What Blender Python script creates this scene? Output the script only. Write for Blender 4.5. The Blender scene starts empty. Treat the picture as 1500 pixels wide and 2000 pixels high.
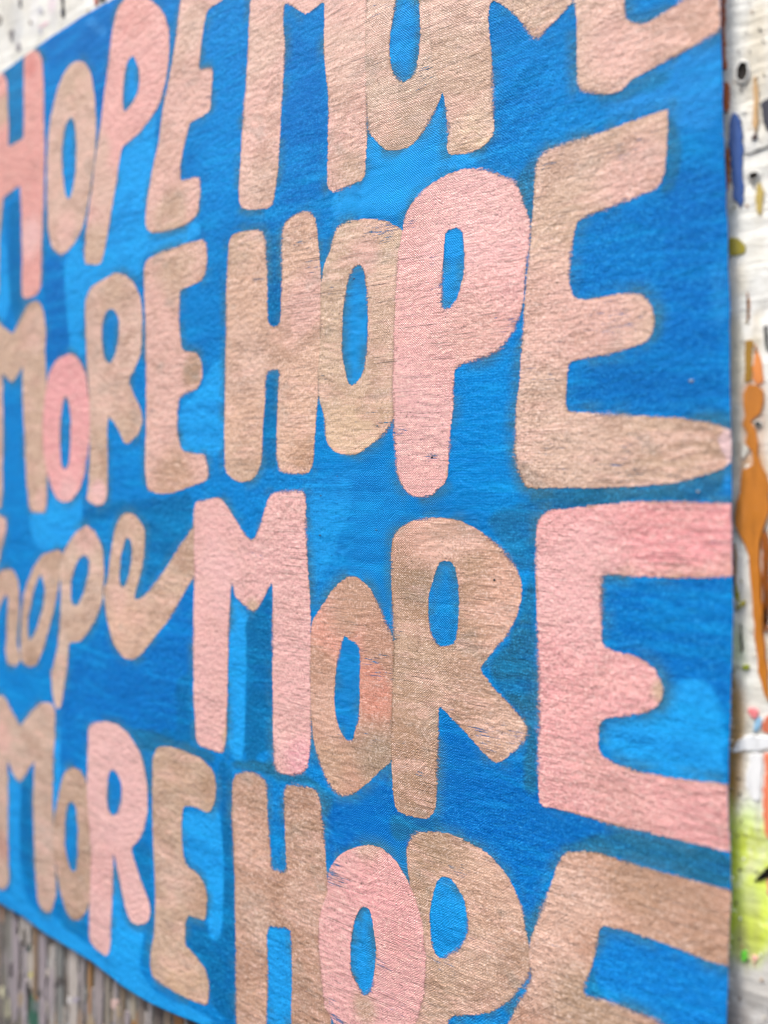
import bpy, math, random
import numpy as np
S = bpy.context.scene
COL = S.collection

# ------------------------------------------------------------------ camera
cam = bpy.data.cameras.new('camera')
cam_o = bpy.data.objects.new('camera', cam)
COL.objects.link(cam_o)
cam_o.location = (0.14772, -0.20186, 1.4)
cam_o.rotation_euler = (math.radians(90), 0, math.atan2(0.56334, 0.82623))
cam.sensor_fit = 'VERTICAL'
cam.sensor_height = 36.0
cam.lens = 27.0
cam.shift_y = -0.04
cam.clip_start = 0.01
cam.clip_end = 200
cam.dof.use_dof = True
cam.dof.focus_distance = 0.240
cam.dof.aperture_fstop = 4.4
S.camera = cam_o

# ------------------------------------------------------------------ daylight (soft overcast)
SUN_DIR = (-0.24, -0.44, 0.86)          # towards the sun
n_ = math.sqrt(sum(c*c for c in SUN_DIR)); SUN_DIR = tuple(c/n_ for c in SUN_DIR)
elev = math.asin(SUN_DIR[2]); azim = math.atan2(SUN_DIR[0], SUN_DIR[1])
W = bpy.data.worlds.new('World'); S.world = W; W.use_nodes = True
sky = W.node_tree.nodes.new('ShaderNodeTexSky')
sky.sky_type = 'NISHITA'; sky.sun_disc = False
sky.sun_elevation = elev; sky.sun_rotation = azim
sky.dust_density = 4.0; sky.air_density = 1.0; sky.ozone_density = 0.4
bg = W.node_tree.nodes['Background']
W.node_tree.links.new(sky.outputs['Color'], bg.inputs['Color'])
bg.inputs['Strength'].default_value = 0.12
sun = bpy.data.lights.new('sun', 'SUN'); sun.energy = 1.5; sun.angle = math.radians(14); sun.color = (1.0, 0.985, 0.955)
sun_o = bpy.data.objects.new('sun', sun); COL.objects.link(sun_o)
sun_o.location = (0, -2, 4)
from mathutils import Vector
sun_o.rotation_euler = Vector(SUN_DIR).to_track_quat('Z', 'Y').to_euler()
S.view_settings.view_transform = 'Standard'; S.view_settings.look = 'None'
S.view_settings.exposure = 1.36; S.view_settings.gamma = 1.0
S.cycles.transparent_max_bounces = 16
S.cycles.max_bounces = 6
S.cycles.filter_width = 1.1

# all lengths in millimetres on the canvas (or wall) face: across,up
LETTERS = [
 ('H','salmon pink capital H at the left edge of the top row',(238,158,150),1,
  [[(-193.6,193.4),(-190.6,195.1),(-185.6,194.5),(-181.5,192.6),(-179.0,188.5),(-177.8,179.8),(-177.0,167.9),(-176.6,144.5),(-177.4,121.3),(-178.6,98.2),(-179.4,83.6),(-182.7,80.5),(-192.3,80.0),(-195.3,82.1),(-195.3,100.8),(-195.3,116.9),(-196.6,134.2),(-203.5,133.0),(-211.1,131.6),(-212.9,123.3),(-215.1,111.4),(-215.6,86.7),(-219.7,82.7),(-230.0,83.5),(-232.9,91.5),(-231.9,132.0),(-230.5,191.2),(-223.4,192.9),(-211.1,191.1),(-207.5,185.9),(-206.6,167.8),(-206.6,154.6),(-200.9,155.0),(-193.6,155.6),(-193.2,164.3),(-193.6,180.2)]],
  [(-212.0,172.4,9,(205,170,142),1),(-223.4,117.8,12,(205,170,142),0.9),(-187.3,106.6,9,(246,190,188),0.9),(-188.1,187.5,5,(225,110,105),0.5)],[]),
 ('O','beige capital O beside the salmon H in the top row',(222,183,163),0,
  [[(-151.4,179.5),(-146.3,176.6),(-142.3,171.0),(-139.8,160.6),(-138.7,146.6),(-139.8,132.2),(-142.3,121.7),(-145.2,111.3),(-148.8,103.9),(-153.7,99.4),(-160.1,96.4),(-165.1,96.3),(-170.6,100.8),(-173.8,109.0),(-175.0,124.8),(-175.0,140.1),(-173.8,151.5),(-171.8,160.2),(-167.8,169.3),(-162.8,176.1),(-157.4,179.1)],[(-156.3,156.2),(-153.7,151.9),(-152.6,142.7),(-153.3,131.6),(-155.2,123.7),(-158.2,119.4),(-160.9,122.6),(-163.2,133.8),(-163.2,145.2),(-161.2,152.9)]],
  [(-152.6,168.0,8,(205,170,142),0.7),(-160.1,106.6,9,(230,178,164),0.8)],[]),
 ('P','pink capital P under the top left corner of the canvas',(240,172,165),1,
  [[(-118.5,195.5),(-111.6,194.4),(-104.6,190.3),(-98.3,184.7),(-94.4,179.9),(-92.2,173.7),(-91.6,166.9),(-92.9,158.6),(-94.7,151.7),(-97.4,146.3),(-103.6,141.2),(-111.9,137.1),(-121.5,134.4),(-123.1,128.4),(-125.2,119.7),(-128.2,108.1),(-131.0,97.8),(-133.8,89.6),(-136.2,87.6),(-146.3,89.7),(-147.0,94.7),(-144.5,107.6),(-141.6,121.6),(-138.0,139.2),(-135.5,149.5),(-133.4,159.8),(-130.0,173.0),(-128.2,183.2),(-125.8,188.9),(-123.5,193.0)],[(-114.2,170.2),(-111.6,166.2),(-110.0,160.8),(-110.9,154.8),(-114.2,150.9),(-120.1,148.2),(-121.1,151.3),(-120.8,158.4),(-119.1,166.4),(-116.8,169.5)]],
  [(-139.8,96.4,10,(205,170,142),0.9),(-134.5,117.3,12,(222,183,163),0.6),(-138.0,135.5,8,(222,183,163),0.6),(-112.6,186.0,12,(238,158,150),0.5)],[(-94.1,157.6,3,0.35)]),
 ('E','pale beige capital E ending the first word of the top row',(230,178,164),1,
  [[(-85.7,182.9),(-87.2,173.5),(-90.1,161.0),(-92.9,151.8),(-96.2,142.6),(-99.0,129.8),(-102.4,120.4),(-104.6,110.6),(-106.2,100.6),(-104.6,96.4),(-99.3,94.8),(-91.3,94.5),(-83.4,95.0),(-77.6,96.5),(-74.8,99.3),(-73.9,106.4),(-74.2,111.5),(-77.6,112.6),(-85.7,112.7),(-85.4,119.8),(-83.4,126.1),(-80.5,133.9),(-69.2,135.4),(-68.4,144.8),(-67.5,150.4),(-69.7,152.0),(-75.3,152.7),(-73.9,162.7),(-72.0,170.5),(-70.6,174.4),(-62.9,175.1),(-58.4,177.3),(-57.1,186.2),(-61.0,190.0),(-81.9,192.5)]],
  [(-89.3,100.1,12,(205,170,142),0.8),(-80.5,169.3,12,(222,183,163),0.8)],[(-69.7,140.8,5,0.5)]),
 ('M','beige pink capital M cut by the top of the picture',(230,178,164),0,
  [[(-48.5,170.1),(-49.3,161.1),(-50.1,146.0),(-51.4,133.9),(-52.4,121.7),(-52.6,109.4),(-53.2,100.2),(-52.4,95.6),(-47.3,93.7),(-38.1,92.7),(-36.2,95.0),(-34.5,105.4),(-33.8,117.1),(-33.3,129.0),(-32.1,143.5),(-31.6,148.2),(-32.8,157.0),(-31.9,163.6),(-27.4,160.3),(-23.2,156.6),(-21.6,156.1),(-14.3,158.3),(-14.3,149.7),(-14.5,142.3),(-13.2,132.1),(-12.1,125.5),(-12.1,114.7),(-12.3,100.5),(-12.1,94.2),(-9.9,92.5),(-3.5,93.2),(2.7,94.4),(3.5,102.5),(3.9,109.9),(4.9,131.9),(4.5,161.7),(3.3,183.6),(-12.7,188.6),(-22.1,175.0),(-30.9,192.5),(-48.0,195.8)]],
  [(-2.1,98.8,9,(205,170,142),0.6),(-8.4,135.9,16,(226,186,166),0.6),(-40.5,101.9,12,(222,183,163),0.8),(-45.5,150.7,14,(222,183,163),0.6)],[(1.0,99.8,5,0.45),(-12.7,140.6,4,0.35),(-31.9,153.6,3,0.3)]),
 ('O','greyish tan capital O with a tall blue eye at the top centre',(206,176,152),1,
  [[(3.7,109.6),(6.7,106.2),(10.7,102.0),(14.0,101.0),(19.7,100.8),(22.9,102.7),(25.9,105.6),(28.9,109.5),(31.3,114.2),(34.3,126.1),(34.3,147.6),(28.9,162.0),(19.7,172.0),(9.1,169.8),(3.3,152.2),(2.9,132.5)],[(15.3,148.0),(14.0,143.2),(12.4,135.6),(12.6,130.0),(13.6,125.5),(16.9,121.5),(19.7,121.5),(22.0,123.1),(23.1,126.9),(24.0,134.5),(23.8,142.4),(23.1,145.4),(19.2,156.3),(17.1,155.4)]],
  [(14.0,104.9,12,(172,136,106),0.3),(8.1,140.7,12,(222,183,163),0.6)],[(28.0,120.2,8,0.5),(7.1,147.6,7,0.3)]),
 ('R','beige capital R with one square foot in the top row',(220,184,162),2,
  [[(32.0,113.4),(32.9,106.0),(33.0,99.2),(33.0,95.3),(40.7,94.2),(45.4,94.9),(47.9,96.9),(48.5,98.6),(48.4,106.9),(48.2,115.9),(47.7,123.2),(47.1,128.1),(47.1,133.5),(48.0,136.4),(50.5,134.7),(53.7,131.8),(56.9,127.9),(58.7,124.4),(60.3,121.8),(62.7,120.8),(64.0,122.1),(67.8,124.5),(70.8,126.6),(72.7,127.9),(72.2,136.7),(72.5,147.8),(69.6,161.6),(60.6,174.1),(46.2,182.2),(31.8,181.0),(28.9,162.0),(26.8,144.1),(28.0,124.9),(30.7,116.3)]],
  [(41.2,96.8,9,(225,195,160),0.8),(38.6,118.7,14,(205,170,142),0.6),(60.6,126.6,12,(205,170,142),0.6)],[(60.6,123.8,6,0.3)]),
 ('E','beige capital E with a pink streak at the top right corner',(214,178,155),1,
  [[(72.8,127.6),(73.4,122.4),(73.5,114.0),(73.5,108.5),(73.7,104.5),(74.8,102.8),(78.2,101.0),(83.2,99.7),(85.9,100.0),(88.0,102.1),(94.8,103.8),(101.8,105.6),(105.7,106.7),(110.2,107.8),(110.2,112.8),(109.0,123.2),(106.6,120.8),(100.8,118.2),(96.8,117.0),(92.2,115.4),(88.6,116.6),(86.7,118.6),(86.3,123.5),(86.3,130.2),(96.8,131.6),(100.6,135.3),(99.3,143.6),(86.4,143.6),(85.1,154.9),(96.8,157.7),(109.0,157.2),(109.0,167.2),(90.4,168.5),(74.0,165.3),(72.2,145.1)]],
  [(93.0,115.7,9,(248,160,158),0.95),(99.3,117.1,8,(248,165,160),0.9),(107.8,109.1,10,(240,180,160),0.8),(89.1,111.9,12,(230,178,164),0.8),(101.8,110.5,12,(172,136,106),0.25)],[(84.4,101.9,8,0.35)]),
 ('M','tan capital M cut by the left edge in the second row',(205,170,142),0,
  [[(-184.8,78.6),(-180.7,77.9),(-177.0,72.3),(-175.8,62.8),(-177.0,55.0),(-176.6,43.3),(-175.8,20.0),(-175.8,-3.3),(-175.4,-13.3),(-176.6,-18.4),(-179.8,-19.2),(-188.1,-19.0),(-190.2,-16.0),(-192.3,-3.3),(-194.4,20.6),(-195.3,36.7),(-195.7,49.5),(-199.2,45.4),(-204.0,42.1),(-208.4,44.3),(-212.4,47.3),(-212.0,34.5),(-212.0,-9.9),(-213.3,-17.3),(-218.8,-20.4),(-229.1,-20.2),(-231.0,-10.1),(-231.0,71.0),(-228.1,77.0),(-221.1,76.9),(-214.2,70.9),(-208.4,67.8),(-203.1,65.1),(-197.9,69.9),(-191.0,77.0)]],
  [(-183.9,63.7,8,(222,183,163),0.6),(-179.8,-11.7,5,(230,178,164),0.7)],[]),
 ('o','bright pink round letter o in the second row',(246,162,165),2,
  [[(-159.0,52.3),(-153.7,50.7),(-148.8,45.8),(-146.3,41.2),(-144.1,26.5),(-144.5,11.7),(-147.7,-1.6),(-151.4,-8.3),(-157.4,-13.3),(-162.8,-14.1),(-167.8,-12.4),(-171.8,-7.9),(-175.8,-0.9),(-179.0,9.4),(-179.8,21.8),(-177.8,34.1),(-174.6,44.1),(-169.0,49.7)],[(-161.6,34.1),(-159.3,30.1),(-157.8,21.0),(-158.2,10.4),(-159.3,2.9),(-162.0,0.2),(-164.7,3.0),(-165.9,12.1),(-165.9,21.3),(-163.9,30.4)]],
  [(-160.1,-9.1,8,(246,190,188),0.5)],[]),
 ('R','beige capital R with a pointed leg in the second row',(222,183,163),1,
  [[(-146.3,63.6),(-146.3,73.8),(-142.7,78.6),(-134.5,81.0),(-125.2,82.9),(-118.5,80.9),(-113.2,76.8),(-109.3,70.6),(-108.4,62.8),(-109.3,48.4),(-113.2,42.5),(-118.1,37.1),(-115.2,32.7),(-110.0,25.6),(-108.7,19.9),(-111.9,14.6),(-118.1,10.8),(-120.8,11.9),(-124.2,17.1),(-131.0,23.7),(-132.0,18.6),(-131.7,4.3),(-132.0,-11.7),(-134.5,-14.1),(-139.1,-15.1),(-146.3,-12.6),(-145.2,-6.6),(-144.1,11.7),(-145.2,33.8),(-146.3,48.8)],[(-130.0,68.5),(-126.5,67.5),(-123.5,63.3),(-123.5,57.5),(-126.5,48.4),(-130.3,44.8),(-133.8,47.7),(-135.2,55.0),(-134.5,62.3),(-132.7,66.5)]],
  [(-125.8,77.0,10,(205,170,142),0.8),(-138.0,4.4,10,(205,170,142),0.9),(-138.0,-11.4,5,(246,190,188),0.9),(-117.5,19.0,8,(205,170,142),0.6)],[(-122.5,75.5,4,0.3)]),
 ('E','beige capital E with brown feet at the end of the left word in the second row',(230,178,164),1,
  [[(-106.8,82.7),(-107.1,73.0),(-106.8,59.3),(-106.8,45.5),(-106.8,17.8),(-106.8,0.6),(-105.2,-7.6),(-99.3,-9.0),(-91.3,-8.8),(-81.3,-6.3),(-72.0,-3.9),(-70.0,-1.9),(-70.6,2.5),(-72.5,6.4),(-80.5,6.9),(-85.4,7.9),(-87.8,13.2),(-87.8,22.6),(-86.9,28.5),(-83.4,29.9),(-76.7,31.3),(-73.4,36.1),(-73.9,40.8),(-76.2,45.1),(-84.8,46.7),(-86.3,53.8),(-85.7,70.2),(-83.4,70.7),(-73.9,71.9),(-70.6,75.3),(-70.0,81.0),(-70.6,86.3),(-72.8,87.7),(-83.4,87.7),(-97.4,86.8),(-104.6,85.1)]],
  [(-86.3,83.6,14,(205,170,142),0.8),(-79.0,37.3,6,(172,136,106),0.7),(-87.8,-3.0,12,(195,150,120),0.7),(-73.4,36.9,2,(230,178,164),0.8),(-72.0,0.0,3,(230,178,164),0.9)],[(-104.6,23.7,4,0.35),(-95.3,18.2,9,0.25)]),
 ('H','pinkish tan capital H left of the middle in the second row',(222,178,150),0,
  [[(-56.5,86.8),(-49.8,86.8),(-42.3,85.8),(-40.1,82.3),(-39.6,73.2),(-39.6,61.2),(-39.6,52.6),(-37.4,50.6),(-34.0,51.1),(-33.3,57.3),(-32.8,69.3),(-32.8,81.1),(-31.6,86.2),(-26.9,88.4),(-21.6,88.8),(-18.7,87.4),(-16.7,83.0),(-16.0,75.5),(-15.4,69.0),(-14.1,55.0),(-14.1,43.5),(-15.8,32.1),(-17.6,20.8),(-18.5,9.2),(-18.7,3.5),(-20.1,0.0),(-22.3,-1.2),(-29.3,-0.9),(-34.0,-0.4),(-35.2,3.6),(-35.7,12.6),(-35.2,24.5),(-34.7,35.9),(-37.4,35.8),(-40.1,35.1),(-41.0,32.0),(-41.3,24.8),(-42.3,15.7),(-42.5,3.7),(-44.3,-0.7),(-48.0,-3.5),(-53.2,-4.1),(-58.4,-2.6),(-61.6,0.6),(-61.9,16.3),(-61.6,32.3),(-61.0,48.0),(-60.2,66.8),(-58.9,79.3),(-58.4,84.3)]],
  [(-23.9,3.5,10,(190,145,112),0.8),(-50.6,0.0,12,(205,170,142),0.9),(-23.9,56.2,12,(230,178,164),0.8),(-53.2,82.1,9,(205,170,142),0.7),(-50.6,40.8,12,(222,183,163),0.6)],[(-18.3,78.1,5,0.55),(-17.6,69.3,4,0.5),(-54.5,80.5,5,0.3),(-44.3,68.2,2,0.7)]),
 ('O','sandy beige capital O tucked behind the pink P',(212,180,150),1,
  [[(-9.9,77.2),(-7.8,81.4),(-2.1,81.7),(3.5,81.5),(10.1,79.8),(14.0,77.5),(16.9,75.8),(19.7,66.9),(19.7,51.0),(17.8,35.2),(16.9,19.2),(13.0,14.6),(10.1,11.4),(5.5,8.7),(0.6,5.8),(-3.5,5.2),(-8.4,5.9),(-12.1,7.9),(-13.8,11.3),(-14.5,18.2),(-16.7,24.7),(-17.2,32.2),(-16.0,43.7),(-15.6,55.2),(-15.4,62.1),(-14.5,66.6),(-13.4,69.9),(-11.2,73.0)],[(1.0,67.0),(2.5,64.6),(3.5,58.4),(3.9,50.1),(3.7,41.8),(3.1,37.4),(2.1,32.0),(-0.4,28.9),(-3.5,27.7),(-5.2,32.0),(-6.7,38.2),(-6.7,42.8),(-6.3,51.2),(-4.8,58.5),(-3.5,63.8),(-1.4,66.4)]],
  [(-2.1,11.7,12,(222,188,152),0.8),(10.1,48.9,10,(205,170,142),0.7),(2.5,69.6,6,(230,178,164),0.7)],[(8.5,76.8,4,0.75),(11.1,74.3,3,0.6),(-16.0,31.1,5,0.45),(11.1,35.8,4,0.3),(9.7,16.6,4,0.4),(-12.7,61.7,3,0.4)]),
 ('P','large pink capital P in the middle of the second row',(240,176,172),3,
  [[(17.8,79.5),(19.3,81.8),(22.9,85.4),(26.6,87.7),(32.0,89.2),(37.8,90.0),(42.4,89.4),(44.6,88.8),(48.5,86.7),(51.9,84.6),(55.0,83.2),(56.6,79.7),(58.1,75.3),(59.4,71.6),(60.0,69.2),(59.7,63.5),(58.7,57.8),(58.1,49.2),(56.9,43.6),(54.3,38.6),(51.1,35.4),(46.6,33.1),(41.2,32.4),(37.8,31.4),(35.9,30.8),(35.7,27.6),(35.5,20.9),(34.8,14.3),(33.9,5.5),(33.4,-1.1),(32.5,-3.7),(30.2,-5.3),(27.7,-7.7),(22.2,-8.2),(19.2,-7.0),(15.9,-3.2),(14.6,1.6),(14.0,11.3),(13.4,24.7),(14.0,45.2),(14.6,56.9),(15.3,67.6),(16.5,72.7)],[(34.3,72.7),(36.6,73.1),(38.3,70.5),(39.1,65.3),(39.0,58.8),(37.4,53.0),(35.5,50.1),(32.9,48.6),(31.3,49.6),(31.6,59.9),(32.2,70.0),(32.5,72.3)]],
  [(44.6,75.0,18,(246,190,188),0.4),(23.5,18.9,14,(246,190,188),0.3),(42.9,40.7,12,(236,178,166),0.6)],[(56.2,42.9,5,0.75),(54.3,39.5,4,0.6),(31.1,55.8,2.5,0.8),(30.7,65.2,2,0.5),(18.8,77.4,3,0.6),(14.4,12.9,2.5,0.5),(28.0,4.2,2,0.7),(58.1,63.7,3,0.4)]),
 ('E','large beige capital E at the right end of the second row',(216,180,157),2,
  [[(97.2,92.0),(93.8,91.8),(86.4,91.0),(78.2,90.3),(69.6,89.9),(63.7,89.1),(61.5,86.7),(61.1,80.5),(60.6,72.0),(60.1,69.7),(59.4,60.6),(58.6,52.1),(57.8,40.6),(57.2,31.9),(56.6,23.3),(55.9,20.0),(55.3,10.7),(55.3,4.2),(56.6,-0.4),(58.1,-3.9),(60.0,-4.8),(69.6,-4.6),(81.0,-4.4),(91.7,-3.8),(99.3,-3.0),(104.7,-1.4),(109.0,0.0),(111.8,1.5),(112.5,5.0),(112.5,9.7),(109.0,11.6),(104.7,12.6),(99.3,13.6),(89.1,14.4),(81.0,15.4),(72.5,16.0),(70.5,16.7),(70.3,19.2),(70.8,25.4),(71.1,29.8),(75.4,30.3),(83.7,31.2),(89.6,32.6),(92.2,33.4),(93.8,35.8),(94.0,39.4),(93.3,42.7),(91.2,45.6),(89.1,46.6),(83.2,46.6),(76.5,46.1),(73.1,46.8),(71.9,49.2),(71.2,53.2),(71.9,59.8),(72.8,65.2),(74.0,68.3),(77.7,69.3),(84.3,70.2),(90.1,71.5),(94.8,72.6),(96.1,73.9),(96.8,78.2),(97.3,85.9),(97.5,91.6)]],
  [(106.6,3.8,9,(165,125,95),0.8),(100.6,7.7,12,(205,170,142),0.8),(90.4,87.6,14,(205,170,142),0.8),(90.4,75.6,12,(230,178,164),0.7),(63.7,45.7,14,(230,178,164),0.6),(76.8,38.6,12,(230,178,164),0.7),(68.1,69.1,12,(205,170,142),0.6)],[(76.1,84.0,5,0.6),(80.3,84.6,5,0.5),(85.8,85.4,8,0.45),(93.0,85.9,5,0.4),(68.9,84.8,4,0.5),(62.9,76.5,8,0.3),(86.4,39.6,7,0.5),(78.2,43.2,6,0.35),(66.7,5.9,6,0.4),(69.6,-1.4,6,0.5),(81.0,-0.7,10,0.45),(95.6,0.3,10,0.4),(103.0,1.0,5,0.4),(63.7,27.1,5,0.35),(71.1,36.4,5,0.3)]),
 ('h','tan looped letter h at the left edge in the handwritten word',(205,170,142),0,
  [[(-225.8,-17.6),(-214.2,-21.0),(-208.4,-23.0),(-208.4,-28.2),(-212.9,-38.2),(-217.0,-50.1),(-214.2,-48.4),(-208.8,-46.6),(-203.1,-46.6),(-199.6,-50.7),(-198.3,-56.7),(-198.3,-67.5),(-200.9,-81.1),(-197.4,-88.6),(-201.8,-93.1),(-208.8,-92.6),(-211.1,-86.1),(-208.8,-68.6),(-207.9,-60.0),(-210.6,-59.5),(-216.5,-67.0),(-224.4,-92.8),(-232.9,-94.0),(-229.1,-50.5)]],
  [(-210.6,-27.0,6,(230,178,164),0.9)],[]),
 ('o','tan slanted letter o in the handwritten word',(205,170,142),1,
  [[(-195.3,-59.3),(-192.3,-52.6),(-187.3,-45.0),(-179.8,-38.4),(-171.8,-36.3),(-164.7,-35.2),(-161.6,-40.9),(-165.9,-49.7),(-167.8,-56.7),(-173.0,-68.8),(-178.6,-81.1),(-183.9,-89.3),(-188.9,-91.2),(-194.9,-90.7),(-198.3,-87.3),(-197.9,-79.5),(-196.6,-67.3)],[(-180.7,-46.9),(-177.0,-53.6),(-178.6,-61.7),(-183.9,-72.4),(-189.4,-79.4),(-191.5,-76.3),(-191.0,-68.4),(-187.3,-56.9),(-183.1,-49.4)]],
  [(-188.1,-87.8,6,(172,136,106),0.6),(-171.8,-40.5,8,(172,136,106),0.3)],[]),
 ('p','pale beige letter p with a long tail in the handwritten word',(222,190,166),2,
  [[(-153.7,-26.9),(-146.3,-23.3),(-140.5,-25.7),(-135.5,-32.0),(-133.8,-41.2),(-134.5,-48.6),(-135.5,-55.9),(-139.1,-62.8),(-146.3,-70.9),(-151.4,-74.7),(-159.0,-75.8),(-160.1,-86.2),(-162.8,-94.3),(-164.7,-102.8),(-166.7,-107.1),(-170.2,-106.1),(-172.6,-99.5),(-173.0,-92.0),(-167.8,-79.7),(-165.1,-64.0),(-164.7,-50.3),(-166.3,-41.2),(-161.2,-34.1)],[(-147.7,-36.4),(-144.5,-38.4),(-144.1,-43.5),(-147.7,-52.0),(-152.6,-59.1),(-156.3,-58.6),(-157.4,-55.8),(-157.1,-48.3),(-153.7,-41.3),(-150.7,-37.7)]],
  [(-152.6,-69.4,8,(205,170,142),0.7),(-147.0,-27.7,8,(230,178,164),0.7)],[]),
 ('e','tan letter e with a long rising tail in the handwritten word',(205,170,142),1,
  [[(-118.5,-16.9),(-113.2,-17.6),(-108.4,-21.6),(-106.8,-24.2),(-107.7,-34.0),(-110.0,-42.4),(-113.2,-50.2),(-113.2,-52.7),(-108.7,-51.5),(-96.2,-40.0),(-86.3,-28.7),(-78.5,-21.0),(-74.2,-17.9),(-74.2,-38.9),(-78.5,-40.6),(-85.4,-49.1),(-93.2,-59.3),(-101.4,-67.0),(-108.7,-74.1),(-114.2,-77.3),(-120.8,-77.4),(-127.6,-71.7),(-132.0,-62.1),(-133.8,-55.1),(-134.8,-50.8),(-131.7,-46.3),(-130.0,-35.3),(-126.9,-25.1),(-123.1,-19.2)],[(-118.1,-27.2),(-115.2,-29.4),(-115.2,-34.4),(-116.8,-41.5),(-120.1,-48.5),(-123.1,-47.7),(-123.8,-44.1),(-122.5,-34.9),(-120.1,-28.6)]],
  [(-117.5,-62.2,11,(228,182,155),0.8),(-83.4,-31.7,8,(188,152,124),0.7),(-124.2,-51.2,7,(230,178,164),0.4)],[]),
 ('M','pink capital M left of the middle in the third row',(240,180,176),2,
  [[(-77.6,-11.7),(-72.0,-11.0),(-64.5,-9.5),(-60.2,-12.7),(-55.2,-18.2),(-52.1,-21.6),(-47.3,-25.3),(-45.3,-23.7),(-42.3,-17.2),(-39.8,-10.9),(-38.1,-8.0),(-33.3,-7.0),(-23.9,-6.5),(-22.1,-7.7),(-21.6,-19.9),(-21.0,-31.4),(-20.1,-43.0),(-19.6,-51.2),(-20.1,-72.1),(-19.8,-89.5),(-20.1,-95.3),(-21.2,-101.5),(-23.9,-103.8),(-27.9,-105.2),(-34.0,-105.7),(-36.4,-104.1),(-36.9,-92.8),(-37.4,-80.8),(-37.6,-71.8),(-37.4,-56.7),(-36.9,-44.6),(-37.4,-38.7),(-43.0,-47.5),(-46.8,-51.0),(-50.6,-49.0),(-55.8,-46.3),(-57.6,-40.3),(-58.4,-46.6),(-59.2,-59.3),(-59.7,-78.3),(-60.2,-91.1),(-60.5,-99.2),(-61.9,-104.6),(-66.4,-104.8),(-74.8,-104.6),(-76.7,-102.4),(-77.6,-87.5),(-78.2,-61.6),(-78.5,-35.3),(-78.5,-19.0)]],
  [(-46.8,-49.2,4,(205,170,142),0.9),(-23.9,-100.1,8,(240,165,175),0.6),(-63.7,-38.1,12,(246,190,188),0.5),(-59.7,-98.3,3,(205,170,142),0.7)],[(-46.3,-29.4,3,0.5),(-63.7,-42.9,4,0.25)]),
 ('o','salmon brown letter o between the pink M and the R',(196,144,116),0,
  [[(-2.7,-34.2),(0.6,-34.8),(4.7,-37.4),(8.1,-42.5),(10.7,-47.8),(12.6,-50.8),(15.9,-57.8),(16.9,-70.5),(15.5,-88.5),(12.0,-92.6),(8.7,-95.4),(3.5,-101.0),(-2.1,-105.7),(-6.9,-107.7),(-10.6,-106.0),(-13.4,-103.2),(-16.5,-97.5),(-18.9,-91.6),(-19.8,-86.5),(-20.5,-72.2),(-20.5,-57.5),(-19.4,-51.1),(-15.6,-46.1),(-11.2,-40.5),(-6.9,-36.2)],[(-5.6,-54.0),(-3.5,-55.4),(0.0,-56.2),(0.6,-60.6),(0.4,-68.9),(0.4,-74.4),(-0.4,-81.9),(-2.7,-88.7),(-5.6,-88.4),(-8.4,-84.4),(-10.1,-77.4),(-9.7,-70.5),(-8.8,-64.6),(-6.9,-57.5)]],
  [(-6.3,-49.9,12,(232,158,135),0.8),(5.1,-72.5,9,(225,140,115),0.6),(8.1,-91.6,10,(160,135,108),0.8),(0.0,-41.7,10,(190,145,115),0.6),(-12.7,-99.4,9,(192,150,118),0.7),(-12.7,-78.9,10,(222,172,148),0.6)],[(9.1,-58.8,8,0.45),(12.0,-63.2,7,0.45),(7.1,-86.9,5,0.4),(-8.4,-85.8,4,0.4),(-14.3,-78.3,5,0.3)]),
 ('R','brown tan capital R with a pink top in the third row',(186,144,112),1,
  [[(12.6,-26.6),(13.4,-21.0),(15.3,-18.3),(19.2,-15.9),(24.8,-14.5),(30.2,-14.0),(36.6,-14.5),(43.2,-17.0),(47.9,-19.8),(51.8,-22.8),(55.6,-27.3),(57.3,-31.8),(57.2,-35.9),(55.6,-41.8),(52.4,-47.5),(47.9,-52.8),(43.6,-58.2),(49.8,-64.4),(55.0,-68.2),(58.1,-71.1),(59.1,-74.0),(57.5,-76.9),(53.7,-81.2),(50.5,-84.2),(47.9,-84.8),(44.6,-82.5),(39.8,-78.6),(34.8,-74.8),(29.8,-71.0),(29.7,-77.3),(29.5,-87.8),(28.9,-100.8),(28.4,-104.1),(25.9,-106.9),(21.6,-107.7),(17.3,-107.6),(14.4,-107.1),(13.6,-103.6),(12.6,-94.1),(12.4,-83.3),(13.2,-66.9),(13.6,-53.3),(13.0,-40.0)],[(32.5,-26.9),(35.5,-27.6),(36.6,-32.7),(37.2,-38.8),(36.6,-47.0),(35.5,-52.1),(30.2,-53.4),(27.7,-50.6),(26.2,-43.9),(26.6,-37.6),(28.4,-32.3),(29.8,-28.0)]],
  [(25.3,-19.6,14,(234,178,156),0.95),(51.9,-35.3,13,(226,172,146),0.9),(34.3,-19.2,10,(218,172,148),0.7),(49.5,-75.5,10,(222,180,155),0.8),(39.5,-60.7,10,(218,178,150),0.6),(21.6,-99.9,12,(172,136,106),0.5),(21.6,-34.9,9,(150,122,92),0.6),(19.7,-60.5,14,(205,172,142),0.6)],[(43.7,-76.6,7,0.55),(54.3,-76.1,6,0.5),(47.9,-80.3,6,0.5),(14.0,-51.7,4,0.4),(15.0,-66.0,4,0.3),(25.3,-92.7,4,0.35)]),
 ('E','large pink capital E touching the right edge of the canvas',(242,168,168),2,
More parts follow.
